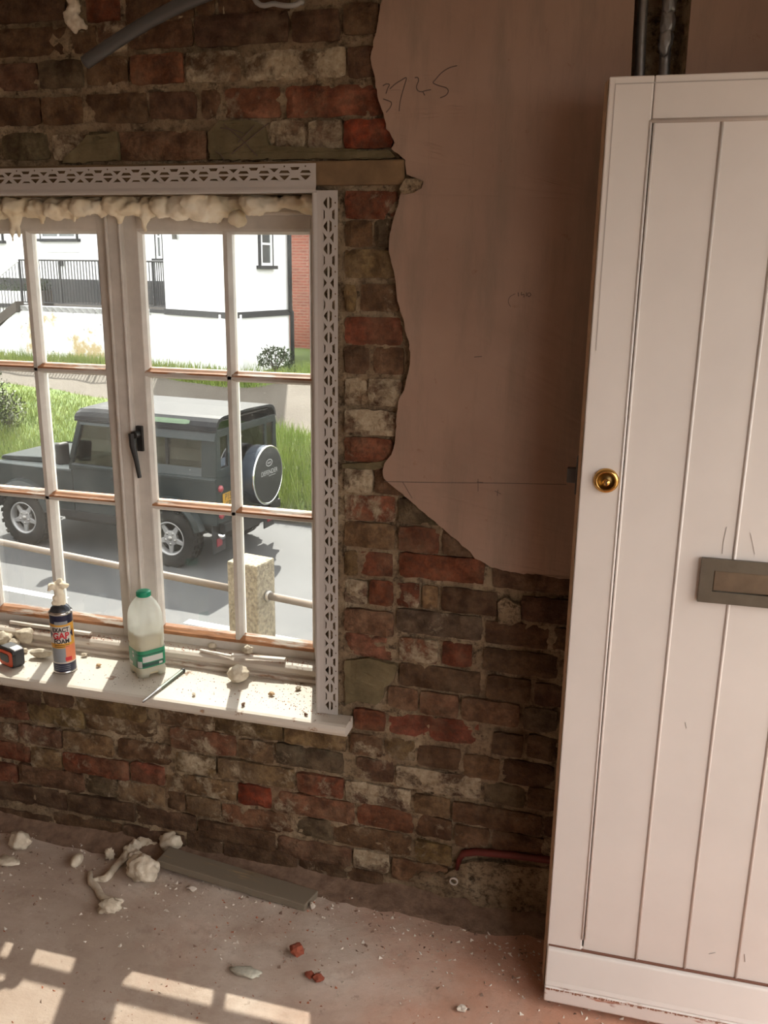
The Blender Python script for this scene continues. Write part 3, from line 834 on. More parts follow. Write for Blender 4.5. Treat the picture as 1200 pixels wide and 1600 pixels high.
mb = MB()                                                   # beads run down the joints
for gx in gxs[1:-1]:
    mb.tube([(gx+0.0045, 0.0038, 0.15), (gx+0.0045, 0.0038, TR-0.003)], 0.0034, 8)
mb.build('joint_bead', M['doorpaint'], D, smooth=True)
mb = MB()
mb.tube([(gxs[0]-0.0035, 0.001, 0.182), (gxs[0]-0.0035, 0.001, TR)], 0.0030, 8)
mb.tube([(gxs[0]+0.0035, 0.003, 0.182), (gxs[0]+0.0035, 0.003, TR)], 0.0028, 8)
mb.tube([(gxs[0]-0.003, 0.0015, TR-0.001), (gxs[-1], 0.0015, TR-0.001)], 0.0042, 8)
mb.build('panel_moulding', M['doorpaint'], D, smooth=True)
mb = MB(); mb.prism([(-0.0005, 0.006), (0.004, 0.044), (-0.0085, 0.044), (-0.002, 0.004)], 'z', 0.03, DZ1-0.004); mb.build('bare_edge', M['dooredge'], D)
mb = MB(); mb.prism([(0.004, 0.150), (-0.010, 0.146), (-0.029, 0.075), (-0.034, 0.064), (0.004, 0.064)], 'x', 0.002, DW-0.002)
mb.build('weatherboard', M['doorpaint'], D, bevel=0.003)
mb = MB(); mb.prism([(0.004, 0.0635), (-0.035, 0.0635), (-0.037, 0.058), (-0.037, 0.026), (-0.031, 0.017), (0.004, 0.018)], 'x', 0.002, DW-0.002)
mb.build('weatherboard_lip', M['weather'], D, bevel=0.003)
mb = MB(); _fr = random.Random(8)
for k in range(150):                                        # flaked paint along the step of the weatherboard
    fx = 0.006+(DW-0.012)*k/150; fh = _fr.uniform(0.0006, 0.0032)
    mb.box(fx, fx+_fr.uniform(0.003, 0.0075), -0.0378, -0.0362, 0.0605-fh+_fr.uniform(-0.0035, 0.002), 0.0605)
o = mb.build('flaked_paint', simple('flaked_wood', (0.30, 0.15, 0.10, 1), 0.9), D); o['kind'] = 'stuff'
def crack(pts, r=0.0010, y=0.0030):
    P3 = []
    for q in pts:
        p = at(q[0], q[1], -0.259); P3.append(Vector((p.x+0.075, y, p.z)))
    MB().tube(P3, r, 5).build('paint_crack', M['crackg'], D)
M['shrink'] = simple('dark_joint', (0.16, 0.07, 0.045, 1), 0.9)
MB().box(0.004, DW-0.004, -0.0018, 0.004, 0.1495, 0.1535).build('weatherboard_joint', M['shrink'], D)
M['crackg'] = simple('grey_scuff', (0.42, 0.38, 0.35, 1), 0.8)
crack([(1158, 800), (1153, 822), (1149, 845), (1146, 868)], 0.0011); crack([(1136, 824), (1131, 846), (1129, 866)], 0.0006); crack([(1173, 834), (1177, 852), (1180, 867)], 0.0006)
crack([(1071, 1130), (1073, 1139)], 0.0009); crack([(1016, 1262), (1018, 1271)], 0.0011); crack([(1108, 1493), (1118, 1491)], 0.0009); crack([(1164, 1494), (1165, 1506)], 0.0009)
# worn line where the door closed against its stop
mb = MB(); mb.box(0.011, DW-0.011, -0.0006, 0.0002, DZ1-0.0140, DZ1-0.0120); mb.build('stop_line', M['crackg'], D)
mb = MB(); mb.box(0.011, 0.0125, -0.0006, 0.0002, 1.55, DZ1-0.013); mb.build('stop_line', M['crackg'], D)
# lock cylinder
lc = empty('lock_cylinder', (0.051, 0.0, 1.290), 0, D)
RX = Matrix.Rotation(PI/2, 4, 'X')
MB().lathe([(0.0255, 0.0), (0.0255, 0.003), (0.0235, 0.008), (0.0185, 0.0105), (0.0175, 0.009), (0.0172, 0.003)], 40, RX).build('lock_ring', M['brass'], lc, smooth=True)
MB().lathe([(0.0172, 0.0), (0.0172, 0.0045), (0.0001, 0.0045)], 32, RX).build('lock_face', simple('aged_brass', (0.20, 0.13, 0.05, 1), 0.35, 1.0), lc, smooth=True)
MB().lathe([(0.0078, 0.004), (0.0078, 0.008), (0.0001, 0.0082)], 24, Matrix.Translation((0.001, 0, -0.004)) @ RX).build('lock_plug', M['brass'], lc, smooth=True)
MB().box(0.0000, 0.0020, -0.0088, -0.0070, -0.009, 0.001).build('keyhole', M['black'], lc)
# letter plate
lp = empty('letter_plate', (0.251, 0.0, 1.098), 0, D)
loops = [[(0, -0.047), (0.290, -0.047), (0.290, 0.047), (0, 0.047)], [(0.026, -0.0225), (0.264, -0.0225), (0.264, 0.0225), (0.026, 0.0225)]]
me = curve2d_mesh(loops, 0.004)
for q in me.vertices: q.co = (q.co.x, -0.004+q.co.z*-1, q.co.y)
o = mesh_obj('plate_surround', me, M['bronze'], lp)
MB().box(0.027, 0.263, -0.0042, 0.0005, -0.0215, 0.0215).build('letter_flap', M['bronze2'], lp, bevel=0.002)
# rim latch on the inner face, its nose past the door edge
mb = MB(); mb.box(-0.012, 0.085, 0.042, 0.072, 1.245, 1.325); mb.box(-0.030, -0.010, 0.050, 0.066, 1.268, 1.300)
mb.build('rim_latch', M['greyplastic'], D, bevel=0.002)

# ------------------------------------------------------------------ expanding foam squeezed along the window head
def remeshed(mb, name, mat, voxel, parent=None, smooth=True, disp=0.0, dfreq=60, **kw):
    o = mb.build(name, None, parent)
    m = o.modifiers.new('remesh', 'REMESH'); m.mode = 'VOXEL'; m.voxel_size = voxel; m.use_smooth_shade = smooth
    dg = bpy.context.evaluated_depsgraph_get()
    me = bpy.data.meshes.new_from_object(o.evaluated_get(dg))
    if disp:
        bm = bmesh.new(); bm.from_mesh(me); bm.normal_update()
        for q in bm.verts:
            q.co += q.normal*disp*(nz(q.co.x*dfreq, q.co.y*dfreq, q.co.z*dfreq)+0.5*nz(q.co.x*dfreq*2.3, q.co.y*dfreq*2.3, q.co.z*dfreq*2.3))
        bm.to_mesh(me); bm.free()
    me.polygons.foreach_set('use_smooth', [smooth]*len(me.polygons))
    o.modifiers.clear()
    old = o.data; o.data = me; bpy.data.meshes.remove(old)
    me.materials.clear(); me.materials.append(mat)
    return tag(o, **kw)
rg = random.Random(3)
mb = MB()
x = -2.0
while x < -0.775:
    t = (x+2.0)/1.25
    zc = 1.868 + 0.004*nz(x*6, 1.0)
    r = rg.choice((0.014, 0.020, 0.026, 0.034))
    mb.blob((x, rg.uniform(0.135, 0.185), zc-(0.010 if x < -1.05 else 0.0)-rg.uniform(0, 0.012)), (r*1.25, r*1.1, r*(1.05 if x < -1.05 else 0.85)), 0.25, 1.4, 2, seed=x*9)
    if rg.random() < 0.6:
        mb.blob((x, 0.19, zc+0.012), (0.03, 0.03, 0.025), 0.2, 1.2, 2, seed=x*5)
    x += rg.uniform(0.018, 0.030)
mb.box(-2.0, -0.76, 0.17, 0.24, 1.850, 1.885)
# rounded bulges and drips
for (px, py, rx, rz) in ((252, 322, 19, 19), (278, 326, 20, 20), (312, 322, 23, 25), (330, 318, 18, 17), (371, 342, 15, 13), (150, 322, 22, 13), (205, 325, 20, 12), (110, 322, 24, 12), (425, 318, 18, 12), (462, 315, 20, 11), (395, 322, 17, 11)):
    p = at(px, py, 0.15); k = 0.00165
    mb.blob(p, (rx*k, min(rx, 18)*k*0.9, rz*k), 0.10, 1.2, 3, seed=px*0.37)
def drip(pts, rs):
    P3 = [at(x, y, 0.16) for x, y in pts]
    mb.tube(P3, [r*0.0017 for r in rs], 8)
drip([(30, 312), (26, 335), (23, 350), (19, 362), (20, 377)], [16, 12, 8, 4, 2.4])
drip([(26, 345), (29, 362), (29, 371)], [6, 4, 3]); drip([(70, 318), (68, 332), (66, 350)], [12, 8, 3])
drip([(185, 325), (188, 338), (189, 350)], [12, 8, 4]); drip([(228, 320), (226, 340), (226, 356), (228, 363)], [10, 7, 4.5, 2]); drip([(112, 330), (116, 342), (117, 349)], [7, 4, 2])
remeshed(mb, 'expanding_foam', M['foam'], 0.0045, disp=0.0050, dfreq=48, label='lumpy cream expanding foam squeezed out along the window head', cat='foam')
# splat of foam on the bricks high up
mb = MB()
for (px, py, rx, rz) in ((115, 8, 10, 14), (112, 28, 12, 14), (124, 36, 8, 9), (117, 46, 5, 7), (132, 42, 4, 4), (112, -8, 9, 14)):
    p = at(px, py, -0.008); mb.blob(p, (rx*0.0016, 0.012, rz*0.0016), 0.3, 2.0, 2, seed=px)
remeshed(mb, 'foam_splat', M['foamw'], 0.004, disp=0.003, dfreq=120, label='dried splat of beige foam stuck on the bricks above the window', cat='foam')

# bent grey pipe and looped cable hanging in from the ceiling
def smooth_path(P3, n=6):
    out = []
    for i in range(len(P3)-1):
        p0, p1, p2, p3 = P3[max(i-1, 0)], P3[i], P3[i+1], P3[min(i+2, len(P3)-1)]
        for k in range(n):
            t = k/n
            out.append(0.5*((2*p1)+(-p0+p2)*t+(2*p0-5*p1+4*p2-p3)*t*t+(-p0+3*p1-3*p2+p3)*t**3))
    out.append(P3[-1]); return out
pipe_end = at(133, 98, -0.16)
P3 = [pipe_end, at(180, 66, -0.155), at(225, 38, -0.15), at(270, 14, -0.14), at(320, -8, -0.13), at(400, -40, -0.12), at(470, -90, -0.11), at(500, -130, -0.10)]
P3[-1].z = CEIL+0.01
sp = smooth_path([Vector(p) for p in P3])
pp = empty('bent_pipe', pipe_end); tag(pp, 'bent dark grey pipe hanging from the ceiling above the window', 'pipe')
o = MB().tube(sp, 0.0145, 14).build('pipe_body', M['greyplastic'], smooth=True); o.parent = pp; o.matrix_parent_inverse = Matrix.Translation(-pipe_end)
dv = (sp[0]-sp[1]).normalized()
o = MB().tube([sp[0]+dv*0.0006, sp[0]+dv*0.0016], 0.0115, 14).build('pipe_bore', M['black']); o.parent = pp; o.matrix_parent_inverse = Matrix.Translation(-pipe_end)
P3 = [at(360, -60, -0.05), at(395, -6, -0.06), at(430, 6, -0.06), at(452, 9, -0.06), at(468, 4, -0.05), at(474, -12, -0.04), at(478, -60, -0.03)]
P3[0].z = P3[-1].z = CEIL+0.01
MB().tube(smooth_path(P3), 0.0055, 10).build('cable', simple('grey_cable', (0.28, 0.27, 0.26, 1), 0.35), smooth=True, label='loop of grey cable dipping from the ceiling over the bricks', cat='cable')

# ------------------------------------------------------------------ foam can on the sill
SZ = 0.5323
CR = 0.0325
cang = math.atan2(-2.14, 1.56) - math.radians(3)       # label faces this way
M['tin'] = simple('tinplate', (0.62, 0.61, 0.60, 1), 0.25, 1.0)
M['tindark'] = simple('dark_tin', (0.10, 0.11, 0.13, 1), 0.3, 0.8)
M['navy'] = simple('navy_print', (0.012, 0.014, 0.045, 1), 0.3)
M['labelw'] = simple('white_print', (0.62, 0.58, 0.53, 1), 0.35)
M['labely'] = simple('yellow_print', (0.68, 0.34, 0.045, 1), 0.35)
M['labelo'] = simple('orange_print', (0.75, 0.23, 0.11, 1), 0.35)
M['labelg'] = simple('grey_print', (0.26, 0.28, 0.30, 1), 0.35)
M['redp'] = simple('red_print', (0.55, 0.02, 0.03, 1), 0.35)
M['ink'] = simple('black_print', (0.012, 0.011, 0.012, 1), 0.4)
cc = atz(100.5, 1049.5, SZ); cc = Vector((cc.x-0.004, cc.y+0.012, SZ))
can = empty('foam_can', cc, cang); tag(can, 'navy, white and yellow spray can of gap foam standing on the window sill', 'spray can')
def CL(prof, name, mat, n=40): return MB().lathe(prof, n).build(name, M[mat], can, smooth=True)
CL([(0.0290, 0.0), (CR+0.0012, 0.001), (CR+0.0012, 0.006), (CR, 0.008)], 'base_rim', 'tin')
CL([(CR, 0.008), (CR, 0.034)], 'lower_band', 'navy')
CL([(CR, 0.034), (CR, 0.158)], 'can_body', 'labelw')
CL([(CR, 0.158), (CR, 0.184)], 'upper_band', 'navy')
CL([(CR, 0.184), (CR+0.0014, 0.186), (CR+0.0014, 0.190), (0.0305, 0.193)], 'top_rim', 'tin')
CL([(0.0300, 0.191), (0.026, 0.201), (0.0185, 0.209), (0.0150, 0.2105), (0.0140, 0.216), (0.0001, 0.217)], 'can_dome', 'tindark')
def curved(name, mat, a0, a1, z0, z1, lift=0.0004):
    mb = MB(); n = max(2, int(abs(a1-a0)/math.radians(6)))
    v = []; f = []
    for k in range(n+1):
        a = math.radians(0)+a0+(a1-a0)*k/n
        for z in (z0, z1): v.append(((CR+lift)*math.cos(a), (CR+lift)*math.sin(a), z))
    for k in range(n): f.append((2*k, 2*k+2, 2*k+3, 2*k+1))
    return mb.add(v, f).build(name, M[mat], can, smooth=True)
dg_ = math.radians
curved('yellow_print', 'labely', dg_(-80), dg_(80), 0.150, 0.158)
curved('yellow_print', 'labely', dg_(-80), dg_(80), 0.083, 0.098)
curved('yellow_print', 'labely', dg_(48), dg_(80), 0.098, 0.150)
curved('grey_print', 'labelg', dg_(-64), dg_(12), 0.038, 0.083)
curved('orange_print', 'labelo', dg_(12), dg_(78), 0.038, 0.090, 0.0006)
curved('maker_panel', 'labelg', dg_(-34), dg_(32), 0.156, 0.166, 0.0007)
curved('badge', 'redp', dg_(8), dg_(42), 0.042, 0.054, 0.0009)
def can_text(body, size, z, ang, mat, weight=0.0, sx=1.0, lift=0.0009):
    me = text_mesh(body, size, weight)
    bm = bmesh.new(); bm.from_mesh(me)
    for _ in range(2):
        es = [e for e in bm.edges if e.calc_length() > 0.004]
        if es: bmesh.ops.subdivide_edges(bm, edges=es, cuts=1); bmesh.ops.triangulate(bm, faces=bm.faces)
    for q in bm.verts:
        a = ang + q.co.x*sx/CR; zz_ = z+q.co.y
        q.co = Vector(((CR+lift)*math.cos(a), (CR+lift)*math.sin(a), zz_))
    bm.to_mesh(me); bm.free()
    return mesh_obj('lettering', me, M[mat], can)
can_text('EXACT', 0.0185, 0.1395, dg_(-6), 'ink', 0.0006, 0.82)
can_text('GAP', 0.0265, 0.1210, dg_(-6), 'redp', 0.0010, 0.92)
can_text('FOAM', 0.0190, 0.1040, dg_(-4), 'ink', 0.0006, 0.86)
def tri(a0, a1, z0, z1):
    v = [((CR+0.0008)*math.cos(a), (CR+0.0008)*math.sin(a), z) for a, z in ((a1, z0), (a0, (z0+z1)/2), (a1, z1))]
    MB().add(v, [(0, 1, 2)]).build('arrow_print', M['navy'], can)
tri(dg_(42), dg_(60), 0.112, 0.140); tri(dg_(-50), dg_(-66), 0.112, 0.140)
for i in range(3): curved('small_print', 'labelg', dg_(-50), dg_(30), 0.014+i*0.006, 0.0155+i*0.006, 0.0006)
for i in range(2): curved('small_print', 'ink', dg_(-44), dg_(34), 0.0865+i*0.0052, 0.0885+i*0.0052, 0.0006)
mb = MB()
mb.tube([(0, 0, 0.205), (0.000, 0.0, 0.225), (0.004, 0.002, 0.245), (0.003, 0.000, 0.262)], [0.017, 0.016, 0.0125, 0.013], 10)
for (x, y, z, r) in ((0.0, 0.0, 0.268, 0.016), (0.008, 0.012, 0.270, 0.013), (0.004, -0.016, 0.268, 0.013), (-0.010, 0.004, 0.272, 0.012), (0.004, 0.022, 0.266, 0.009), (0.002, -0.025, 0.258, 0.007), (0.0, 0.004, 0.282, 0.009), (0.002, -0.012, 0.215, 0.012), (0.006, -0.013, 0.232, 0.007)):
    mb.blob((x, y, z), (r, r, r*0.85), 0.3, 1.8, 2, seed=z*100+y*50)
remeshed(mb, 'foam_plug', M['foam'], 0.0030, can, disp=0.002, dfreq=160)

# ------------------------------------------------------------------ milk bottle
M['hdpe'] = translucent_material('milk_bottle_plastic', (0.93, 0.95, 0.90, 1), 0.75, 0.36)
M['milk'] = translucent_material('milk', (0.80, 0.73, 0.56, 1), 0.5)
M['green'] = simple('green_cap', (0.01, 0.30, 0.16, 1), 0.4)
M['glabel'] = simple('green_label', (0.015, 0.22, 0.11, 1), 0.4)
M['dlabel'] = simple('dark_label', (0.012, 0.06, 0.045, 1), 0.4)
M['wlabel'] = simple('pale_label', (0.52, 0.52, 0.49, 1), 0.4)
bc = atz(228, 1058, SZ); bc = Vector((bc.x-0.012, bc.y+0.035, SZ))
bot = empty('milk_bottle', bc, math.radians(-36)); tag(bot, 'half-full plastic milk bottle with green cap and label on the sill', 'bottle')
def superloop(hx, hy, p, n=40):
    out = []
    for k in range(n):
        t = 2*PI*k/n; c, s = math.cos(t), math.sin(t)
        r = (abs(c)**p+abs(s)**p)**(-1.0/p)
        out.append((hx*r*c, hy*r*s))
    return out
def loft(levels, n=40, caps=(True, True)):
    v = []; f = []
    for (z, hx, hy, p) in levels:
        for (x, y) in superloop(hx, hy, p, n): v.append((x, y, z))
    for i in range(len(levels)-1):
        for k in range(n):
            k2 = (k+1) % n
            f.append((i*n+k, i*n+k2, (i+1)*n+k2, (i+1)*n+k))
    if caps[0]: f.append([k for k in range(n)][::-1])
    if caps[1]: f.append([(len(levels)-1)*n+k for k in range(n)])
    return v, f
BL = [(0.002, 0.036, 0.036, 4), (0.0, 0.040, 0.040, 4), (0.006, 0.0440, 0.0440, 4.5), (0.020, 0.0445, 0.0445, 4.5), (0.026, 0.0425, 0.0425, 4.5), (0.032, 0.0440, 0.0440, 4.5),
      (0.090, 0.0440, 0.0440, 4.5), (0.097, 0.0425, 0.0425, 4.5), (0.104, 0.0445, 0.0445, 4.5), (0.150, 0.0448, 0.0448, 4.0), (0.185, 0.0440, 0.0440, 3.6), (0.205, 0.0410, 0.0410, 3.0), (0.222, 0.0340, 0.0340, 2.4), (0.233, 0.0255, 0.0255, 2.1), (0.239, 0.0185, 0.0185, 2.0), (0.252, 0.0165, 0.0165, 2.0)]
v, f = loft(BL, 48)
# foot notches and grip dent
for i, p in enumerate(v):
    x, y, z = p
    if z < 0.012 and (abs(x) < 0.012 or abs(y) < 0.012): v[i] = (x*0.95, y*0.95, z+0.010)
    if 0.10 < z < 0.19 and x < -0.02 and abs(y) < 0.026: v[i] = (x+0.010, y*0.8, z)
MB().add(v, f).build('bottle_body', M['hdpe'], bot, smooth=True)
v, f = loft([(z, hx-0.0022, hy-0.0022, p) for (z, hx, hy, p) in BL[1:9]] + [(0.138, 0.0424, 0.0424, 4), (0.1385, 0.001, 0.001, 2)], 48)
v = [(x, y, max(z, 0.011)) for x, y, z in v]
MB().add(v, f).build('milk', M['milk'], bot, smooth=True)
MB().lathe([(0.0195, 0.241), (0.0205, 0.2425), (0.0205, 0.254), (0.0195, 0.2565), (0.0120, 0.258), (0.0001, 0.258)], 40).build('cap', M['green'], bot, smooth=True)
mb = MB()
for k in range(36):
    a = 2*PI*k/36; mb.box(0.0200, 0.0212, -0.0006, 0.0006, 0.2425, 0.254, Matrix.Rotation(a, 4, 'Z'))
mb.build('cap_ridges', M['green'], bot)
def wrap(name, mat, t0, t1, z0, z1, h, m=14, parent=None):
    v = []; f = []
    for k in range(m+1):
        t = math.radians(t0+(t1-t0)*k/m); c, s = math.cos(t), math.sin(t)
        r = h*(abs(c)**4.5+abs(s)**4.5)**(-1/4.5)
        for z in (z0, z1): v.append((r*c, r*s, z))
    for k in range(m): f.append((2*k, 2*k+2, 2*k+3, 2*k+1))
    return MB().add(v, f).build(name, M[mat], parent or bot, smooth=True)
lab = wrap('label', 'glabel', -150, 80, 0.034, 0.088, 0.0446, 50)
for t0, t1, z0, z1, mt in ((-38, 34, 0.052, 0.070, 'wlabel'), (-56, -40, 0.036, 0.056, 'wlabel'), (-120, -92, 0.036, 0.046, 'wlabel'), (-40, 36, 0.038, 0.049, 'dlabel'), (-62, -57, 0.034, 0.060, 'dlabel'), (-66, 38, 0.074, 0.0765, 'dlabel'), (-90, -78, 0.062, 0.070, 'wlabel'), (-92, -80, 0.074, 0.080, 'wlabel'), (20, 32, 0.039, 0.046, 'wlabel')):
    wrap('label_panel', mt, t0, t1, z0, z1, 0.0450, 14, lab)

# ------------------------------------------------------------------ steel punch lying on the sill
pa, pb = atz(223, 1097, SZ+0.004), atz(287, 1047, SZ+0.005)
ax = (pb-pa); L = ax.length; ax.normalize()
rot = ax.to_track_quat('Z', 'Y').to_matrix().to_4x4()
pn = empty('cold_punch', pa); tag(pn, 'tapered steel punch lying across the sill beside the milk bottle', 'tool')
pn.matrix_world = Matrix.Translation(pa) @ rot
MB().lathe([(0.0022, 0.0), (0.0034, 0.006), (0.0045, L*0.25), (0.0062, L*0.36), (0.0064, L*0.40)], 8).build('tapered_tip', M['steel'], pn)
MB().lathe([(0.0064, L*0.40), (0.0064, L*0.95), (0.0058, L*0.96)], 8).build('shank', simple('green_grey_steel', (0.22, 0.25, 0.21, 1), 0.35, 0.8), pn)
MB().lathe([(0.0060, L*0.955), (0.0074, L*0.965), (0.0074, L*0.99), (0.0060, L), (0.0001, L)], 12).build('struck_end', M['black'], pn)

# ------------------------------------------------------------------ tape measure
tc = Vector((-1.722, 0.016, SZ))
tm = empty('tape_measure', tc, math.radians(-20)); tag(tm, 'orange and black tape measure lying on the sill by the foam lumps', 'tape measure')
M['tblack'] = simple('tape_black', (0.03, 0.03, 0.032, 1), 0.5); M['torange'] = simple('tape_orange', (0.72, 0.085, 0.015, 1), 0.45)
def rrect(hx, hz, r, n=5):
    out = []
    for cx, cz, a in ((hx-r, hz-r, 0), (-hx+r, hz-r, 90), (-hx+r, -hz+r, 180), (hx-r, -hz+r, 270)):
        for k in range(n+1):
            t = math.radians(a+90*k/n); out.append((cx+r*math.cos(t), cz+r*math.sin(t)))
    return out
pf = [(x, z+0.031) for x, z in rrect(0.037, 0.031, 0.014)]
MB().prism(pf, 'y', -0.018, 0.020).build('tape_case', M['tblack'], tm, bevel=0.003)
pf = [(x, z+0.029) for x, z in rrect(0.034, 0.024, 0.012)]
MB().prism(pf, 'y', -0.0205, -0.018).build('orange_side', M['torange'], tm, bevel=0.001)
MB().prism([(x-0.004, z*0.6+0.030) for x, z in rrect(0.022, 0.022, 0.010)], 'y', -0.0222, -0.0205).build('side_badge', M['tblack'], tm, bevel=0.001)
MB().box(0.006, 0.034, -0.014, 0.014, 0.062, 0.0655, Matrix.Rotation(0.12, 4, 'Y')).build('thumb_lock', simple('lock_grey', (0.45, 0.44, 0.45, 1), 0.4), tm, bevel=0.001)
MB().box(0.0365, 0.0385, -0.0205, -0.010, 0.012, 0.045).build('nose_block', M['ink'], tm)

# ------------------------------------------------------------------ foam lumps, chips and sticks on the sill
def lump(name, px, py, r, z=SZ, label='', cat='foam', mat='foamw', amp=0.25, freq=1.6, seed=0.0, sub=3, rz=0.0, group=None, dy=0.0):
    p = atz(px, py, z)
    mb = MB().blob((0, 0, r[2]*0.85), r, amp, freq, sub, seed)
    mn = min(q.z for q in mb.v)
    for q in mb.v:
        q.z -= mn
    return mb.build(name, M[mat], smooth=sub > 2, loc=(p.x, p.y+dy, z), rz=rz, label=label, cat=cat, group=group)
lump('foam_lump', 371, 1067, (0.031, 0.030, 0.024), label='knobbly pale foam lump alone on the sill right of the punch', amp=0.10, freq=2.6, seed=1.3, sub=4, dy=0.008)
lump('foam_lump', 37, 1008, (0.031, 0.028, 0.024), label='large round foam lump behind the tape measure on the sill', amp=0.2, seed=2.7, sub=4, dy=0.015)
lump('foam_lump', 62, 1030, (0.034, 0.016, 0.014), label='long smooth foam lump between tape measure and spray can', amp=0.18, seed=4.1, rz=0.15, dy=0.01)
lump('foam_lump', 18, 1012, (0.021, 0.016, 0.013), label='small foam lump leaning against the large round lump', amp=0.2, seed=5.2, dy=0.01)
lump('foam_lump', 2, 1010, (0.030, 0.024, 0.020), label='foam lump at the far side of the tape measure', amp=0.3, seed=6.6, dy=0.01)
lump('foam_crumb', 39, 1020, (0.010, 0.008, 0.008), label='tiny foam crumb touching the large round lump', seed=7.7)
lump('foam_lump', 332, 1013, (0.0135, 0.011, 0.009), z=0.578, label='smooth white foam pebble resting on the broken stick', amp=0.05, seed=8.8, dy=0.0)
lump('foam_lump', 388, 1021, (0.015, 0.012, 0.012), z=0.590, label='small jagged foam lump perched on the paint-splashed stick', amp=0.35, freq=2.4, seed=9.4, dy=-0.006)
lump('foam_lump', 372, 1003, (0.012, 0.009, 0.010), z=0.592, label='white crumb of filler stuck at the foot of the glazing bar', amp=0.4, freq=2.6, seed=9.9, dy=0.0)
for i, (px, py, r, lb, mt) in enumerate(((132, 1026, 0.0095, 'whitish chip on the sill just right of the spray can', 'foamw'), (154, 1042, 0.0085, 'tan wood chip on the sill between can and bottle', 'chip'), (303, 1087, 0.007, 'pointed white chip near the middle of the sill front', 'foamw'), (424, 1087, 0.009, 'tan chip on the sunlit end of the sill', 'chip'), (466, 1078, 0.009, 'white crumb on the sill close to the corner bead', 'foamw'), (380, 1103, 0.0075, 'brown grit lump near the sill front edge', 'chipd'), (478, 1118, 0.006, 'dark brick chip in the red dust on the sill', 'chipd'))):
    M.setdefault('chip', simple('tan_chip', (0.60, 0.40, 0.22, 1), 0.8, var=0.4, scale=90)); M.setdefault('chipd', simple('brown_chip', (0.20, 0.11, 0.07, 1), 0.9, var=0.4, scale=90))
    lump('debris_chip', px, py, (r, r*0.7, r*0.6), label=lb, cat='debris', mat=mt, amp=0.35, freq=2, seed=i*2.2+0.7, sub=2, rz=i)
def stick(name, a, b, w, t, z, mat, label, y0=0.0):
    pa, pb = atz(*a, z), atz(*b, z)
    d = pb-pa; L = d.length
    mb = MB()
    n = 10
    v = []; f = []
    for k in range(n+1):
        u = L*k/n
        ww = w*(0.75+0.25*min(1, k/2)) + 0.001*nz(k*1.7, 2.0, w*99)
        for yy, zz_ in ((-ww/2, 0), (ww/2, 0), (ww/2, t), (-ww/2, t)): v.append((u, yy+0.0015*nz(k*0.9, 5.0), zz_))
    for k in range(n):
        for j in range(4): f.append((k*4+j, k*4+(j+1) % 4, k*4+4+(j+1) % 4, k*4+4+j))
    f += [(0, 1, 2, 3), tuple(n*4+j for j in range(4))]
    mb.add(v, f)
    return mb.build(name, M[mat], loc=(pa.x, pa.y+y0, z), rz=math.atan2(d.y, d.x), bevel=0.0015, label=label, cat='stick')
M['stick'] = worn_paint_material('paint_splashed_wood', (0.66, 0.60, 0.54, 1), (0.45, 0.30, 0.2, 1), 0.42, 40, (0.2, 1, 1))
stick('paint_stick', (362, 1026), (446, 1033), 0.016, 0.009, 0.5805, 'stick', 'paint-splashed wooden stick lying on the window ledge near the corner bead')
stick('broken_stick', (313, 1016), (364, 1026), 0.010, 0.006, 0.578, 'stick', 'thin broken stick on the ledge with a white pebble on it', -0.004)
stick('paint_stick', (16, 974), (142, 993), 0.013, 0.010, 0.5805, 'stick', 'long pale wooden stick on the window ledge behind the spray can')

# grit on sill and floor: nobody could count it
def grit(name, spots, mat, label, cat='debris'):
    mb = MB()
    rg = random.Random(name)
    for (x, y, z, r) in spots:
        v = []
        for k in range(4):
            a = rg.uniform(0, 6.28); v.append((x+r*math.cos(a+k*2.1), y+r*math.sin(a+k*2.1)*0.8, z if k < 3 else z+r*0.9))
        mb.add(v, [(0, 1, 2), (0, 1, 3), (1, 2, 3), (2, 0, 3)])
    return mb.build(name, mat, label=label, cat=cat, kind='stuff')
rg = random.Random(17)
M['chipd2'] = simple('dark_grit', (0.20, 0.125, 0.09, 1), 0.95); M['redgrit'] = simple('red_grit', (0.36, 0.12, 0.06, 1), 0.95); M['palegrit'] = simple('pale_grit', (0.62, 0.55, 0.47, 1), 0.95)
grit('sill_grit', [(rg.uniform(-2.0, -0.66), rg.uniform(-0.035, 0.14), SZ, rg.choice((0.0008, 0.0012, 0.002))) for _ in range(420)] + [(rg.uniform(-1.42, -1.20), rg.uniform(-0.02, 0.1), SZ, rg.choice((0.001, 0.0016, 0.0022))) for _ in range(50)], M['chipd2'], 'dark grit scattered over the window sill')
grit('sill_brick_dust', [(-0.70-abs(rg.gauss(0, 0.10)) if rg.random() < 0.7 else rg.uniform(-1.2, -0.75), rg.uniform(-0.02, 0.14), SZ, rg.choice((0.0007, 0.0010, 0.0016, 0.0024))) for _ in range(480)], M['redgrit'], 'red brick dust and crumbs on the sill by the corner bead')
grit('ledge_brick_dust', [(rg.uniform(-1.95, -0.78), rg.uniform(0.165, 0.20), 0.5775, rg.choice((0.001, 0.0018, 0.003))) for _ in range(500)], M['redgrit'], 'red dust and crumbs along the ledge under the panes')
def fl(n, sx, sy, rs): return [(rg.uniform(*sx), -abs(rg.gauss(0, sy)) - 0.005, 0.0, rg.choice(rs)) for _ in range(n)]
grit('floor_pale_grit', fl(1500, (-2.2, 0.3), 0.22, (0.0012, 0.002, 0.003, 0.0042, 0.006)) + [(rg.uniform(-2.2, 0.6), rg.uniform(-1.4, -0.1), 0.0, rg.choice((0.0012, 0.002, 0.003))) for _ in range(700)], M['palegrit'], 'pale mortar grit scattered over the floor')
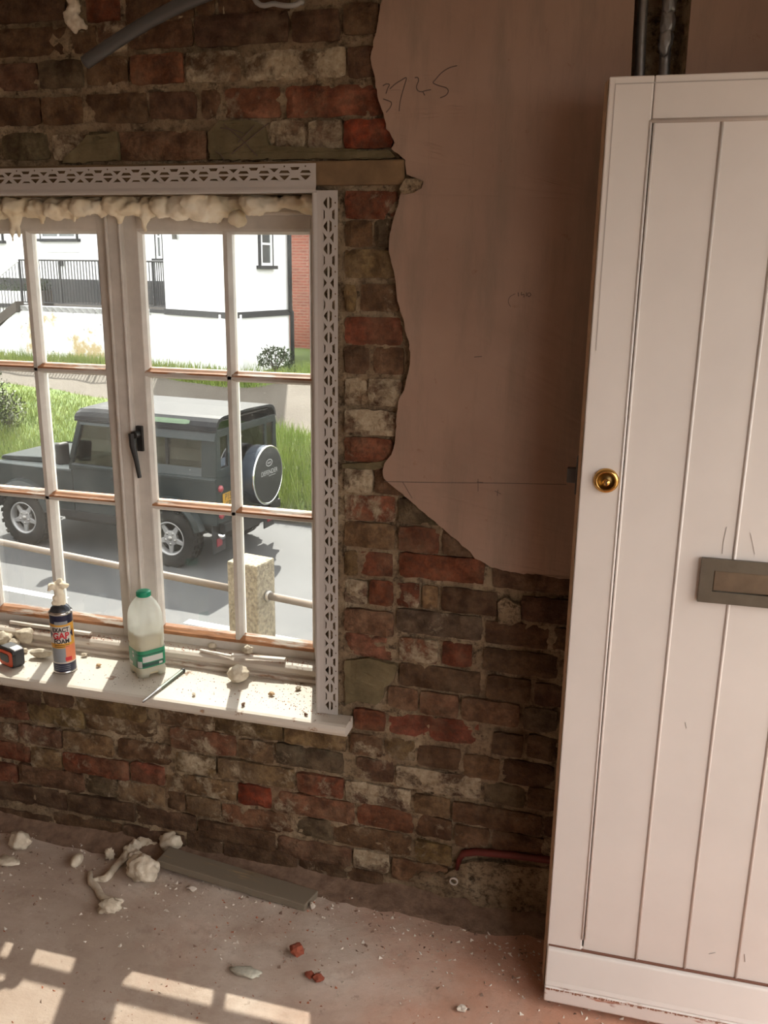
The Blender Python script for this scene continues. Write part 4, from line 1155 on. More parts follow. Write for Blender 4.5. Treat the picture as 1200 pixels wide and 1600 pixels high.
grit('floor_dark_grit', fl(800, (-2.2, 0.3), 0.16, (0.0012, 0.002, 0.0035, 0.006)) + [(rg.uniform(-2.2, 0.6), rg.uniform(-1.4, -0.1), 0.0, rg.choice((0.001, 0.0015, 0.0025))) for _ in range(220)], M['chipd2'], 'dark crumbs scattered over the floor')
grit('floor_red_grit', [(rg.gauss(-0.75, 0.35), rg.uniform(-0.7, -0.02), 0.0, rg.choice((0.0012, 0.0022, 0.004))) for _ in range(380)], M['redgrit'], 'red brick crumbs scattered over the floor')
# fillet of dust where wall meets floor, browned darker for the shade under the sill
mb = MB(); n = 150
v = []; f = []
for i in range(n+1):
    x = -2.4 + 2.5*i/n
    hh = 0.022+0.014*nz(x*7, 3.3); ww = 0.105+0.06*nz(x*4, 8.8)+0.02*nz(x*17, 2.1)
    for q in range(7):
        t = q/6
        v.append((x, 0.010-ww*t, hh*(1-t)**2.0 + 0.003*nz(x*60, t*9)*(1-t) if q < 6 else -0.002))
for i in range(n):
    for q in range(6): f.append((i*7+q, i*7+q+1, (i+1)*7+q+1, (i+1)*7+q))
mb.add(v, f).build('dust_drift', simple('shade_brown_dust', (0.30, 0.20, 0.14, 1), 0.95, scale=30, col2=(0.15, 0.09, 0.058, 1), bump=0.8, bdist=0.006), smooth=True, label='drift of dust along the foot of the brick wall', cat='dust', kind='stuff')

# ------------------------------------------------------------------ things on the floor
M['oldwood'] = worn_paint_material('weathered_wood', (0.20, 0.165, 0.12, 1), (0.34, 0.25, 0.15, 1), 0.40, 50, (0.1, 1, 1))
a, b = atz(255, 1345, 0.02), atz(483, 1412, 0.0)
d = b-a
pk = MB()
n = 14; Lp = d.length
v = []; f = []
for k in range(n+1):
    u = Lp*k/n; w = 0.034
    cut = 0.012*nz(k*1.1, 4.4) if 0 < k < n else 0
    for yy, zz_ in ((-w+cut*0.15, 0), (w, 0), (w, 0.022), (-w+cut*0.15, 0.022)): v.append((u+(0.012 if yy > 0 and k == n else 0), yy, zz_+0.0012*nz(k*0.7, yy*40)))
for k in range(n):
    for j in range(4): f.append((k*4+j, k*4+(j+1) % 4, k*4+4+(j+1) % 4, k*4+4+j))
f += [(0, 1, 2, 3), tuple(n*4+j for j in range(4))]
o = pk.add(v, f).build('wood_offcut', M['oldwood'], loc=(a.x, a.y, 0.024), rz=math.atan2(d.y, d.x), bevel=0.002, label='weathered grey wooden offcut lying on the floor against the wall', cat='plank')
o.rotation_euler = (0, math.atan2(0.0245, Lp), math.atan2(d.y, d.x))
def flump(name, px, py, r, label, mat='foamw', amp=0.25, freq=1.7, seed=0.0, sub=3, rz=0.0, cat='foam'):
    return lump(name, px, py, r, 0.0, label, cat, mat, amp, freq, seed, sub, rz)
flump('foam_chunk', 224, 1376, (0.050, 0.036, 0.038), 'big crusty chunk of foam on the floor in front of the wooden offcut', amp=0.16, freq=2.6, seed=12.1, sub=4, rz=-0.2)
flump('foam_chunk', 32, 1326, (0.034, 0.026, 0.026), 'glossy beige foam chunk alone on the floor near the brick wall', amp=0.25, seed=13.3)
flump('foam_pebble', 121, 1352, (0.015, 0.026, 0.017), 'smooth egg-shaped foam pebble on the floor', amp=0.04, seed=14.2)
flump('foam_scrap', 12, 1349, (0.036, 0.020, 0.008), 'flat pale foam scrap on the floor', amp=0.3, seed=15.5)
flump('foam_chunk', 172, 1426, (0.030, 0.022, 0.020), 'jagged white foam chunk at the end of the foam string', amp=0.35, freq=2.5, seed=16.1, rz=0.3)
flump('foam_chunk', 172, 1344, (0.014, 0.012, 0.018), 'small upright foam crumb beside the foam string', amp=0.4, freq=2.2, seed=17.7)
flump('foam_chunk', 268, 1330, (0.034, 0.026, 0.030), 'rounded foam chunk against the wall behind the wooden offcut', amp=0.3, freq=2.0, seed=18.4)
M['redbrick'] = simple('broken_brick', (0.34, 0.085, 0.045, 1), 0.95, var=0.4, scale=80, bump=0.4)
M['putty'] = simple('putty_scrap', (0.58, 0.56, 0.46, 1), 0.85, var=0.35, scale=60, bump=0.4)
flump('brick_fragment', 464, 1494, (0.020, 0.015, 0.015), 'dark red brick fragment alone on the floor', 'redbrick', 0.4, 1.5, 19.0, 2, cat='debris')
flump('brick_fragment', 484, 1527, (0.012, 0.009, 0.008), 'small red brick crumb touching a bigger crumb on the floor', 'redbrick', 0.4, 1.6, 20.0, 2, cat='debris')
flump('brick_fragment', 497, 1534, (0.014, 0.011, 0.010), 'orange-red brick crumb beside a smaller crumb on the floor', 'redbrick', 0.4, 1.6, 21.0, 2, cat='debris')
flump('putty_scrap', 385, 1523, (0.040, 0.015, 0.008), 'flat torn scrap of whitish putty on the floor', 'putty', 0.3, 1.8, 22.0, 3, 0.05, cat='debris')
flump('mortar_crumb', 488, 1421, (0.008, 0.006, 0.011), 'pale mortar crumb at the tip of the wooden offcut', 'palegrit', 0.3, 1.8, 23.0, 2, cat='debris')
flump('mortar_crumb', 722, 1580, (0.012, 0.009, 0.008), 'pale crumbly mortar bit on the red dusty floor', 'palegrit', 0.4, 2.0, 24.0, 2, cat='debris')
flump('mortar_crumb', 301, 1391, (0.013, 0.009, 0.006), 'grey mortar crumb under the edge of the wooden offcut', 'palegrit', 0.4, 2.0, 25.0, 2, cat='debris')
# strings of cured foam
def fstring(pts, rs, name, label, seed):
    P3 = []
    for (x, y), r in zip(pts, rs):
        p = atz(x, y, r*0.8); P3.append(Vector((p.x, p.y, r*0.9)))
    sp = smooth_path(P3, 5); rr = []
    for i in range(len(sp)):
        t = i/5; k = min(int(t), len(rs)-2); rr.append((rs[k]+(rs[k+1]-rs[k])*(t-k))*(1+0.25*nz(i*0.8, seed)))
    return MB().tube(sp, rr, 9).build(name, M['foamw'], smooth=True, label=label, cat='foam')
fstring([(200, 1332), (190, 1345), (178, 1358), (166, 1372), (154, 1374), (146, 1376)], [0.013, 0.011, 0.011, 0.011, 0.008, 0.006], 'foam_string', 'strand of cured foam running from the offcut across the floor', 1.0)
fstring([(141, 1364), (142, 1378), (152, 1388), (158, 1400), (168, 1406), (182, 1408), (192, 1408)], [0.006, 0.010, 0.010, 0.010, 0.009, 0.009, 0.006], 'foam_string', 'crooked strand of cured foam ending by the jagged white chunk', 2.0)
mb = MB()
for i, (px, py, r) in enumerate(((203, 1335, 0.018), (208, 1344, 0.014), (212, 1328, 0.018), (222, 1322, 0.016), (233, 1322, 0.014), (215, 1340, 0.013), (243, 1324, 0.010))):
    p = atz(px, py, 0.0); mb.blob((p.x, p.y, r*0.9), (r*1.2, r, r), 0.4, 2.2, 2, seed=i*3.1)
remeshed(mb, 'foam_clump', M['foamw'], 0.004, disp=0.003, dfreq=130, label='knotted clump of foam at the wall end of the wooden offcut', cat='foam')
# white ring on the wall foot
rc = at(709, 1377, -0.016)
MB().lathe([(0.0085, -0.003), (0.0115, -0.003), (0.0120, 0.0), (0.0115, 0.003), (0.0085, 0.003), (0.0080, 0.0), (0.0085, -0.003)], 28, RX).build('white_ring', simple('white_plastic', (0.7, 0.64, 0.58, 1), 0.5), smooth=True, loc=rc, label='small white plastic ring against the foot of the brick wall', cat='ring')

# ================================================================== outside
OX, OY, RYA = -5.42, 7.63, math.radians(6.94)
_e = Vector((-math.cos(RYA), math.sin(RYA), 0)); _n = Vector((math.sin(RYA), math.cos(RYA), 0))
def G(s, t, z): return Vector((OX, OY, 0)) + _e*s + _n*t + Vector((0, 0, z))
RZ = -2.0
def lerp_tab(x, tab):
    if x <= tab[0][0]: return tab[0][1]
    for (a, va), (b, vb) in zip(tab, tab[1:]):
        if x <= b: return va+(vb-va)*(x-a)/(b-a)
    return tab[-1][1]
def zt(t): return lerp_tab(t, [(2.6, -1.88), (4.2, -1.2), (6.8, -0.36), (40, -0.3)])
def onplane(px, py, A, B):
    d = ray(px, py); ab = B-A; nn = Vector((ab.y, -ab.x, 0))
    return EYE + d*((A-EYE).dot(nn)/d.dot(nn))

def asphalt():
    t = NT('asphalt'); t.rough(0.9)
    n1 = t.noise(1.2, 5); n2 = t.noise(120, 3)
    c = t.ramp(n1, [(0.3, (0.028, 0.0288, 0.031, 1)), (0.7, (0.035, 0.0358, 0.038, 1))])
    c = t.mix(t.ramp(n2, [(0.4, BW(0.5)), (0.6, BW(0))]), c, (0.020, 0.0205, 0.022, 1))
    t.base(c); t.bump(n2, 0.4, 0.004); return t.m
def gravel():
    t = NT('gravel'); t.rough(0.95)
    n1 = t.noise(1.5, 5); n2 = t.noise(26, 5, 0.7)
    c = t.ramp(n1, [(0.3, (0.052, 0.042, 0.032, 1)), (0.7, (0.070, 0.060, 0.047, 1))])
    c = t.mix(t.ramp(n2, [(0.35, BW(0.7)), (0.6, BW(0))]), c, (0.032, 0.025, 0.018, 1))
    t.base(c); t.bump(n2, 0.8, 0.02); return t.m
def turf():
    t = NT('turf'); t.rough(0.95)
    n1 = t.noise(2.0, 5); n2 = t.noise(20, 5)
    c = t.ramp(n1, [(0.3, (0.045, 0.085, 0.008, 1)), (0.7, (0.09, 0.125, 0.014, 1))])
    c = t.mix(t.ramp(n2, [(0.4, BW(0.5)), (0.6, BW(0))]), c, (0.016, 0.028, 0.005, 1))
    t.base(c); return t.m
def painted_wall(name, stains):
    t = NT(name); t.rough(0.8)
    bk = t.node('ShaderNodeTexBrick')
    bk.inputs['Scale'].default_value = 1.0; bk.inputs['Brick Width'].default_value = 0.225; bk.inputs['Row Height'].default_value = 0.075; bk.inputs['Mortar Size'].default_value = 0.006
    mp = t.node('ShaderNodeMapping'); mp.inputs['Rotation'].default_value = (PI/2, 0, 0)
    t.link(t.tc.outputs['Object'], mp.inputs[0]); t.link(mp.outputs[0], bk.inputs['Vector'])
    t.bump(bk.outputs['Fac'], -0.25, 0.004)
    c = (0.62, 0.63, 0.64, 1)
    if stains:
        n1 = t.noise(1.0, 7, 0.7); n2 = t.noise(8, 6, 0.75)
        c = t.mix(t.ramp(n1, [(0.49, BW(0)), (0.57, BW(0.85))]), c, (0.27, 0.185, 0.04, 1))
        c = t.mix(t.ramp(n2, [(0.36, BW(1)), (0.40, BW(0))]), c, (0.04, 0.036, 0.03, 1))
    t.base(c); return t.m
def redbrick_far():
    t = NT('red_house_brick'); t.rough(0.9)
    bk = t.node('ShaderNodeTexBrick')
    bk.inputs['Scale'].default_value = 1.0; bk.inputs['Brick Width'].default_value = 0.225; bk.inputs['Row Height'].default_value = 0.075; bk.inputs['Mortar Size'].default_value = 0.008
    bk.inputs['Color1'].default_value = (0.155, 0.042, 0.026, 1); bk.inputs['Color2'].default_value = (0.115, 0.033, 0.021, 1); bk.inputs['Mortar'].default_value = (0.16, 0.10, 0.08, 1)
    mp = t.node('ShaderNodeMapping'); mp.inputs['Rotation'].default_value = (PI/2, 0, 0)
    t.link(t.tc.outputs['Object'], mp.inputs[0]); t.link(mp.outputs[0], bk.inputs['Vector'])
    t.base(bk.outputs['Color']); return t.m
M['asphalt'] = asphalt(); M['gravel'] = gravel(); M['turf'] = turf()
M['whitewall'] = painted_wall('white_painted_brick', False); M['stainwall'] = painted_wall('stained_white_brick', True)
M['redwall'] = redbrick_far()
M['conc'] = simple('pebble_concrete', (0.22, 0.19, 0.135, 1), 0.95, scale=55, col2=(0.055, 0.045, 0.028, 1), bump=0.9, bdist=0.006)
M['kerb'] = simple('kerb_concrete', (0.075, 0.07, 0.06, 1), 0.9, var=0.3, scale=8)
M['roadwhite'] = simple('road_paint', (0.3, 0.3, 0.3, 1), 0.7, var=0.15, scale=20)
M['rail'] = simple('weathered_rail', (0.12, 0.09, 0.068, 1), 0.6, var=0.3, scale=14)
M['railblk'] = simple('railing_black', (0.014, 0.015, 0.018, 1), 0.5)
M['plinth'] = simple('black_plinth', (0.018, 0.019, 0.022, 1), 0.7, var=0.3, scale=4)
M['stonestep'] = simple('stair_stone', (0.055, 0.045, 0.038, 1), 0.9, var=0.35, scale=6)
M['winfar'] = simple('white_window_paint', (0.60, 0.61, 0.62, 1), 0.5)
M['paneblue'] = simple('far_pane', (0.05, 0.06, 0.062, 1), 0.08, spec=0.8)
M['leaf'] = simple('leaf_green', (0.03, 0.055, 0.012, 1), 0.7, scale=3, col2=(0.014, 0.028, 0.007, 1))
M['leafy'] = simple('leaf_olive', (0.055, 0.062, 0.022, 1), 0.7, scale=3, col2=(0.02, 0.03, 0.011, 1))
def blade_mat():
    t = NT('grass_blade'); t.rough(0.7)
    n1 = t.noise(1.6, 4); n2 = t.noise(40, 2)
    c = t.ramp(n1, [(0.3, (0.070, 0.130, 0.012, 1)), (0.7, (0.15, 0.195, 0.020, 1))])
    c = t.mix(t.ramp(n2, [(0.45, BW(0)), (0.65, BW(0.6))]), c, (0.17, 0.165, 0.045, 1))
    t.base(c); return t.m
M['blade'] = blade_mat()

# ground
def gpoly(name, pts, z0, z1, mat):
    mb = MB().prism([(p[0], p[1]) for p in pts], 'z', z0, z1)
    return mb.build(name, M[mat], kind='structure')
P_ = [G(s, t, 0) for s, t in ((-40, -16), (60, -16), (60, 2.46), (-40, 2.46))]
gpoly('road', [(p.x, p.y) for p in P_], RZ-0.2, RZ, 'asphalt')
edge = lambda x: 2.564+0.25+(-3.794-x)*0.2017
gpoly('pavement', [(-30, 0.331), (9.0, 0.331), (9.0, max(0.34, edge(9.0))), (-30, edge(-30))], RZ-0.19, -0.9, 'conc')
gpoly('yard', [(1.17, -14), (26, -14), (26, 0.33), (1.17, 0.33)], -1.2, -0.06, 'conc')
gpoly('yard_ground', [(-26, -24), (1.17, -24), (1.17, -4.91), (-3.61, -4.91), (-3.61, 0.33), (-26, 0.33)], -1.2, -0.06, 'conc')
P_ = [G(s, t, 0) for s, t in ((-40, 2.46), (60, 2.46), (60, 2.60), (-40, 2.60))]
gpoly('kerb', [(p.x, p.y) for p in P_], RZ-0.2, -1.88, 'kerb')
TL = [(-40, 4.2), (0.18, 4.587), (1.07, 4.768), (3.84, 5.043), (4.9, 5.27), (6.52, 5.5), (8.2, 5.668), (20, 6.0)]
TU = [(-40, 14.0), (0.0, 7.8), (1.245, 6.749), (1.97, 6.416), (2.08, 6.231), (3.245, 6.131), (4.8, 6.402), (6.87, 6.522), (8.9, 6.401), (20, 6.6)]
def strip(name, lo, hi, mat):
    mb = MB(); v = []; f = []
    ns, nt = 110, 14
    for i in range(ns+1):
        s = -20+55*i/ns
        a, b = lo(s), hi(s)
        for k in range(nt+1):
            t = a+(b-a)*k/nt
            v.append(G(s, t, zt(t)+0.03*nz(s*1.3, t*1.3)))
    for i in range(ns):
        for k in range(nt): f.append((i*(nt+1)+k, (i+1)*(nt+1)+k, (i+1)*(nt+1)+k+1, i*(nt+1)+k+1))
    return mb.add(v, f).build(name, M[mat], kind='structure', smooth=True)
strip('grass_bank', lambda s: 2.58, lambda s: lerp_tab(s, TL), 'turf')
strip('gravel_track', lambda s: lerp_tab(s, TL), lambda s: lerp_tab(s, TU), 'gravel')
strip('grass_verge', lambda s: lerp_tab(s, TU), lambda s: 45.0, 'turf')
def blades(name, n, fn, label, seed):
    rg = random.Random(seed); mb = MB(); v = []; f = []
    for i in range(n):
        s, t, h, w = fn(rg)
        p = G(s, t, zt(t)-0.01); a = rg.uniform(0, PI)
        dx, dy = math.cos(a)*w, math.sin(a)*w
        lx, ly = rg.gauss(0, 0.25)*h, rg.gauss(0, 0.25)*h
        b = len(v)
        v += [(p.x-dx, p.y-dy, p.z), (p.x+dx, p.y+dy, p.z), (p.x+lx, p.y+ly, p.z+h)]
        f.append((b, b+1, b+2))
    mb.v = [Vector(q) for q in v]; mb.f = [list(q) for q in f]
    me = bpy.data.meshes.new(name); me.from_pydata(v, [], f)
    o = mesh_obj(name, me, M['blade'])
    return tag(o, label, 'grass', kind='stuff')
def f1(rg):
    s = rg.uniform(-4.5, 10.5); hi = lerp_tab(s, TL); t = 2.62+(hi-2.62)*rg.random()
    h = rg.uniform(0.18, 0.48) if s < 2.2 else rg.uniform(0.06, 0.16)+(0.18*rg.random() if t < 3.6 else 0)
    return s, t, h*(0.55 if t > hi-0.35 else 1), 0.008
blades('bank_grass', 34000, f1, 'long green grass growing on the bank behind the parked car', 4)
def f2(rg):
    s = rg.uniform(-1.5, 10.5); lo = lerp_tab(s, TU)
    t = lo+abs(rg.gauss(0, 0.35)) if s > 2.3 else lo+rg.uniform(0, 3.2)
    return s, t, rg.uniform(0.08, 0.26), 0.009
blades('verge_grass', 9000, f2, 'tufts of grass along the foot of the white house wall', 9)

def leaf_bush(name, c, rx, ry, rz_, n, size, mat, label, seed, stems=True):
    rg = random.Random(seed)
    root = empty(name, c); tag(root, label, 'bush')
    v = []; f = []
    for i in range(n):
        th, u = rg.uniform(0, 2*PI), rg.uniform(-0.3, 1)
        r = (0.55+0.45*rg.random())*(1+0.25*nz(math.cos(th)*2, math.sin(th)*2, u*3+seed))
        q = math.sqrt(max(0, 1-u*u))
        p = Vector((rx*r*q*math.cos(th), ry*r*q*math.sin(th), rz_*(0.35+r*u*0.75)))
        d = Vector((rg.gauss(0, 1), rg.gauss(0, 1), rg.gauss(0, 1))).normalized()
        e = d.cross(Vector((0.3, 0.5, 0.8))).normalized()
        s = size*rg.uniform(0.6, 1.3)
        b = len(v)
        v += [p-d*s, p-e*s*0.45, p+d*s, p+e*s*0.45]
        f.append((b, b+1, b+2, b+3))
    me = bpy.data.meshes.new('foliage'); me.from_pydata([tuple(q) for q in v], [], f)
    o = mesh_obj('foliage', me, M[mat], root); o['kind'] = 'stuff'
    mb = MB()
    for k in range(7):
        a = k*0.9
        mb.tube([(0, 0, -0.02), (rx*0.3*math.cos(a), ry*0.3*math.sin(a), rz_*0.4), (rx*0.6*math.cos(a), ry*0.6*math.sin(a), rz_*0.85)], [0.014, 0.010, 0.005], 5)
    mb.build('stems', M['stonestep'], root)
    return root
leaf_bush('leafy_bush', G(6.9, 3.7, zt(3.7)), 0.95, 0.7, 1.05, 3600, 0.040, 'leafy', 'pale leafy bush on the grass bank in front of the car', 21)
leaf_bush('low_shrub', G(2.45, 7.3, zt(7.3)), 0.42, 0.3, 0.50, 700, 0.040, 'leaf', 'small green shrub at the foot of the black downpipe', 22)

# road markings
for i, (s0, s1) in enumerate(((0.42, 2.5), (-3.3, -1.22), (4.2, 6.2))):
    P_ = [G(s, t, 0) for s, t in ((s0, -1.48), (s1, -1.48), (s1, -1.36), (s0, -1.36))]
    o = MB().prism([(p.x, p.y) for p in P_], 'z', RZ-0.002, RZ+0.004).build('road_marking', M['roadwhite'], label='white dash painted along the road between guard rail and car', cat='road marking', group='white road dashes')

# guard rail: concrete post and tubular rails
rail_a, rail_b = Vector((-3.794, 2.564, -0.02)), Vector((-1.488, 2.099, -0.02))
rdir = (rail_b-rail_a).normalized(); rang = math.atan2(rdir.y, rdir.x)
def rp_at(x): return rail_a + rdir*((x-rail_a.x)/rdir.x)
ptop = at(405, 874, 2.19).z
def post(x, label):
    c = rp_at(x)
    root = empty('concrete_post', (c.x, c.y, -0.9), rang); tag(root, label, 'post')
    h = ptop+0.9
    MB().box(-0.098, 0.098, -0.088, 0.088, 0.0, h).build('post_body', M['conc'], root, bevel=0.012)
    for sg in (-1, 1):
        MB().tube([(sg*0.095, 0, 0.88), (sg*0.118, 0, 0.88)], 0.030, 12).build('rail_collar', M['galv'], root, smooth=True)
    return c
pc = post(-1.89, 'pebble-faced concrete guard rail post outside the right-hand window panes')
post(-4.6, 'concrete guard rail post further along the pavement')
for x0, x1, lb in ((-4.49, -2.0, 'weathered tubular guard rail running left from the concrete post'), (-1.78, 2.2, 'short weathered guard rail running right from the concrete post'), (-8.5, -4.71, 'guard rail beyond the further concrete post')):
    a, b = rp_at(x0), rp_at(x1)
    MB().tube([a, (a+b)/2, b], 0.021, 12).build('guard_rail', M['rail'], smooth=True, label=lb, cat='rail')

# ------------------------------------------------------------------ white house across the road
ZD = 0.769                                # deck level
K, L1, L170, L2 = Vector((-7.787, 14.86, 0)), Vector((-10.196, 16.0, 0)), Vector((-11.30, 15.99, 0)), Vector((-13.21, 16.33, 0))
Rr = Vector((-7.305, 16.889, 0)); L3 = Vector((-13.9, 16.45, 0))
house = empty('white_house', (K.x, K.y, -0.36)); tag(house, 'white painted house across the road with raised terrace and black trim', 'house')
HO = Vector(house.location)
def wallseg(name, A, B, z0, z1, thick, mat, lift=0.0, parent=None):
    """vertical slab from A to B (outer face towards the road), own local frame"""
    ab = B-A; L = ab.length; ang = math.atan2(ab.y, ab.x)
    o = MB().box(0, L, -lift, thick, 0, z1-z0).build(name, M[mat], parent or house)
    o.location = (A.x-HO.x, A.y-HO.y, z0-HO.z); o.rotation_euler = (0, 0, ang)
    return o
# lower walls (terrace retaining wall)
wallseg('retaining_wall', L1, K, -0.8, ZD, 0.3, 'whitewall')
wallseg('retaining_wall', L170, L1, -0.8, ZD, 0.3, 'whitewall')
wallseg('stained_wall', L3, L170, -0.8, ZD, 0.3, 'stainwall')
wallseg('side_wall', K, Rr, -0.8, ZD, 0.3, 'whitewall')
# terrace floor
F0, F1 = Vector((-22.0, 20.2, 0)), Vector((-8.2, 18.25, 0))
tp = [K+Vector((-0.1, 0.2, 0)), L1, L170, L3, Vector((-13.9, 19.2, 0)), F1]
MB().prism([(p.x-HO.x, p.y-HO.y) for p in tp], 'z', ZD-0.12-HO.z, ZD-0.005-HO.z).build('terrace_floor', M['stonestep'], house)
# wing standing on the corner
W258 = onplane(259, 480, K, L1); W258.z = 0
wing = [K, Rr, Rr+Vector((-2.2, 1.2, 0)), W258+Vector((0.6, 2.6, 0)), W258]
o = MB().prism([(p.x-HO.x, p.y-HO.y) for p in wing], 'z', ZD-HO.z, 4.8-HO.z).build('wing_wall', M['whitewall'], house)
MB().prism([(p.x-HO.x, p.y-HO.y) for p in wing], 'z', 4.8-HO.z, 4.92-HO.z).build('parapet_cap', M['plinth'], house)
# black band under the wing
for A, B in ((W258, K), (K, Rr)):
    wallseg('black_band', A, B, ZD-0.07, ZD+0.05, 0.02, 'plinth', 0.05)
A, B = L1, W258
wallseg('black_band', L1, W258, ZD-0.05, ZD+0.02, 0.02, 'plinth', 0.04)
# set-back front
wallseg('front_wall', F0, F1, ZD-1.4, 4.8, 0.3, 'whitewall')
wallseg('black_plinth', F0, F1, ZD-0.2, onplane(100, 436, F0, F1).z, 0.02, 'plinth', 0.06)
def house_window(A, B, px0, px1, pyt, pyb, cols, rows, nm='house_window', sill=True):
    p, q = onplane(px0, pyb, A, B), onplane(px1, pyb, A, B)
    zt_ = onplane((px0+px1)/2, pyt, A, B).z; zb = p.z*0.5+q.z*0.5
    ab = (B-A).normalized(); w = (q-p).dot(ab); h = zt_-zb
    ang = math.atan2(ab.y, ab.x)
    fr = MB(); b = 0.055
    fr.box(0, b, -0.05, 0.04, 0, h); fr.box(w-b, w, -0.05, 0.04, 0, h); fr.box(b, w-b, -0.05, 0.04, 0, b); fr.box(b, w-b, -0.05, 0.04, h-b, h)
    for i in range(1, cols): fr.box(w*i/cols-0.03, w*i/cols+0.03, -0.045, 0.04, b, h-b)
    for j in range(1, rows): fr.box(b, w-b, -0.04, 0.04, h*j/rows-0.02, h*j/rows+0.02)
    o = fr.build(nm, M['winfar'], house)
    o.location = (p.x-HO.x, p.y-HO.y, zb-HO.z); o.rotation_euler = (0, 0, ang)
    for i in range(cols):
        for j in range(rows):
            MB().box(max(b, w*i/cols), min(w-b, w*(i+1)/cols), -0.028, -0.02, max(b, h*j/rows), min(h-b, h*(j+1)/rows)).build('pane', M['paneblue'], o)
    for q0 in (-0.03, w): MB().box(q0, q0+0.03, -0.06, 0.02, 0, h).build('dark_reveal', M['plinth'], o)
    if sill: MB().box(-0.10, w+0.10, -0.12, 0.02, -0.07, 0.0).build('window_ledge', M['plinth'], o)
house_window(F0, F1, 66, 121, 306, 373, 2, 1)
house_window(F0, F1, -20, 5, 300, 376, 1, 2)
house_window(F0, F1, 246.5, 256, 300, 404, 1, 3)
house_window(K, Rr, 405, 423, 312, 415, 1, 3)
wallseg('wall_recess', onplane(72, 392, F0, F1)*1.0, onplane(124, 392, F0, F1)*1.0, onplane(100, 394, F0, F1).z, onplane(100, 391, F0, F1).z, 0.02, 'winfar', 0.03)
# downpipe on the side wall
def pipe(pts, r, mat, parent): 
    return MB().tube([Vector(p)-HO for p in pts], r, 8).build('downpipe', M[mat], parent, smooth=True)
ab = (Rr-K).normalized(); out = Vector((ab.y, -ab.x, 0))*0.07
pd = onplane(449, 450, K, Rr)
pd2 = Rr + out
pipe([(pd.x+out.x, pd.y+out.y, 4.7), (pd.x+out.x, pd.y+out.y, ZD+0.02)], 0.045, 'plinth', house)
pipe([(pd.x+out.x, pd.y+out.y, ZD+0.03), (pd2.x, pd2.y, ZD), (pd2.x, pd2.y, -0.5)], 0.045, 'plinth', house)
# plaques
for (px, py, w, h, A, B, mt) in ((98, 411, 0.16, 0.16, F0, F1, 'plinth'), (277, 369, 0.13, 0.13, K, W258, 'kerb')):
    p = onplane(px, py, A, B); ab = (B-A).normalized() if B != W258 else (A-B).normalized()
    nn = Vector((ab.y, -ab.x, 0)); ang = math.atan2(ab.y, ab.x)
    o = MB().box(-w/2, w/2, -0.09, -0.06, -h/2, h/2).build('wall_plaque', M[mt], house); o.location = p-HO; o.rotation_euler = (0, 0, ang)

# terrace railing, each baluster its own part
def railing(name, pts, label, z0=ZD+0.08, z1=1.80, gap=0.088, slope=None):
    root = empty(name, pts[0]+Vector((0, 0, z0))); tag(root, label, 'railing')
    R0 = Vector(root.location)
    bar_me = None
    for A, B in zip(pts, pts[1:]):
        L = (B-A).length; n = max(2, int(L/gap)); ab = (B-A)/L; ang = math.atan2(ab.y, ab.x)
        dz = (B.z-A.z)
        for zz_, r in ((z1, 0.020), (z0, 0.014)):
            MB().tube([A+Vector((0, 0, zz_))-R0, B+Vector((0, 0, zz_))-R0], r, 6).build('rail', M['railblk'], root)
        for k in range(n+1):
            p = A+(B-A)*k/n
            post_ = k % 14 == 0
            r = 0.022 if post_ else 0.0085
            nm = 'railing_post' if post_ else 'baluster'
            if post_ or bar_me is None:
                o = MB().box(-r, r, -r, r, 0, z1-z0).build(nm, M['railblk'], root)
                if not post_: bar_me = o.data
            else:
                o = bpy.data.objects.new(nm, bar_me); COL.objects.link(o); o.parent = root
            o.location = p+Vector((0, 0, z0))-R0; o.rotation_euler = (0, 0, ang)
    return root
inn = Vector((0.03, 0.12, 0))
railing('terrace_railing', [L3+inn, L170+inn, L1+inn, W258+Vector((0.02, 0.02, 0))], 'black metal railing along the edge of the white house terrace')
# planters on the terrace
def planter(px, py, Y, w, h, mat, label, seed, leaf):
    p = at(px, py, Y); p.z = ZD
    root = empty('planter', p, -RYA); tag(root, label, 'planter')
    MB().box(-w/2, w/2, -0.16, 0.16, 0, h).build('trough', M[mat], root, bevel=0.01)
    rg = random.Random(seed); v = []; f = []
    for i in range(260):
        q = Vector((rg.uniform(-w/2, w/2), rg.uniform(-0.16, 0.16), h+abs(rg.gauss(0.07, 0.09))))
        d = Vector((rg.gauss(0, 1), rg.gauss(0, 1), rg.gauss(0, 1))).normalized()*0.045; e = d.cross(Vector((0.2, 0.6, 0.7)))*0.5
        b = len(v); v += [q-d, q-e, q+d, q+e]; f.append((b, b+1, b+2, b+3))
    me = bpy.data.meshes.new('foliage'); me.from_pydata([tuple(q) for q in v], [], f); mesh_obj('foliage', me, M[leaf], root)['kind'] = 'stuff'
planter(68, 470, 16.9, 0.34, 0.34, 'stonestep', 'grey stone planter with a green plant behind the terrace railing', 2, 'leaf')
planter(22, 470, 17.4, 1.1, 0.30, 'winfar', 'white trough planter with greenery at the top of the outside stair', 3, 'leaf')
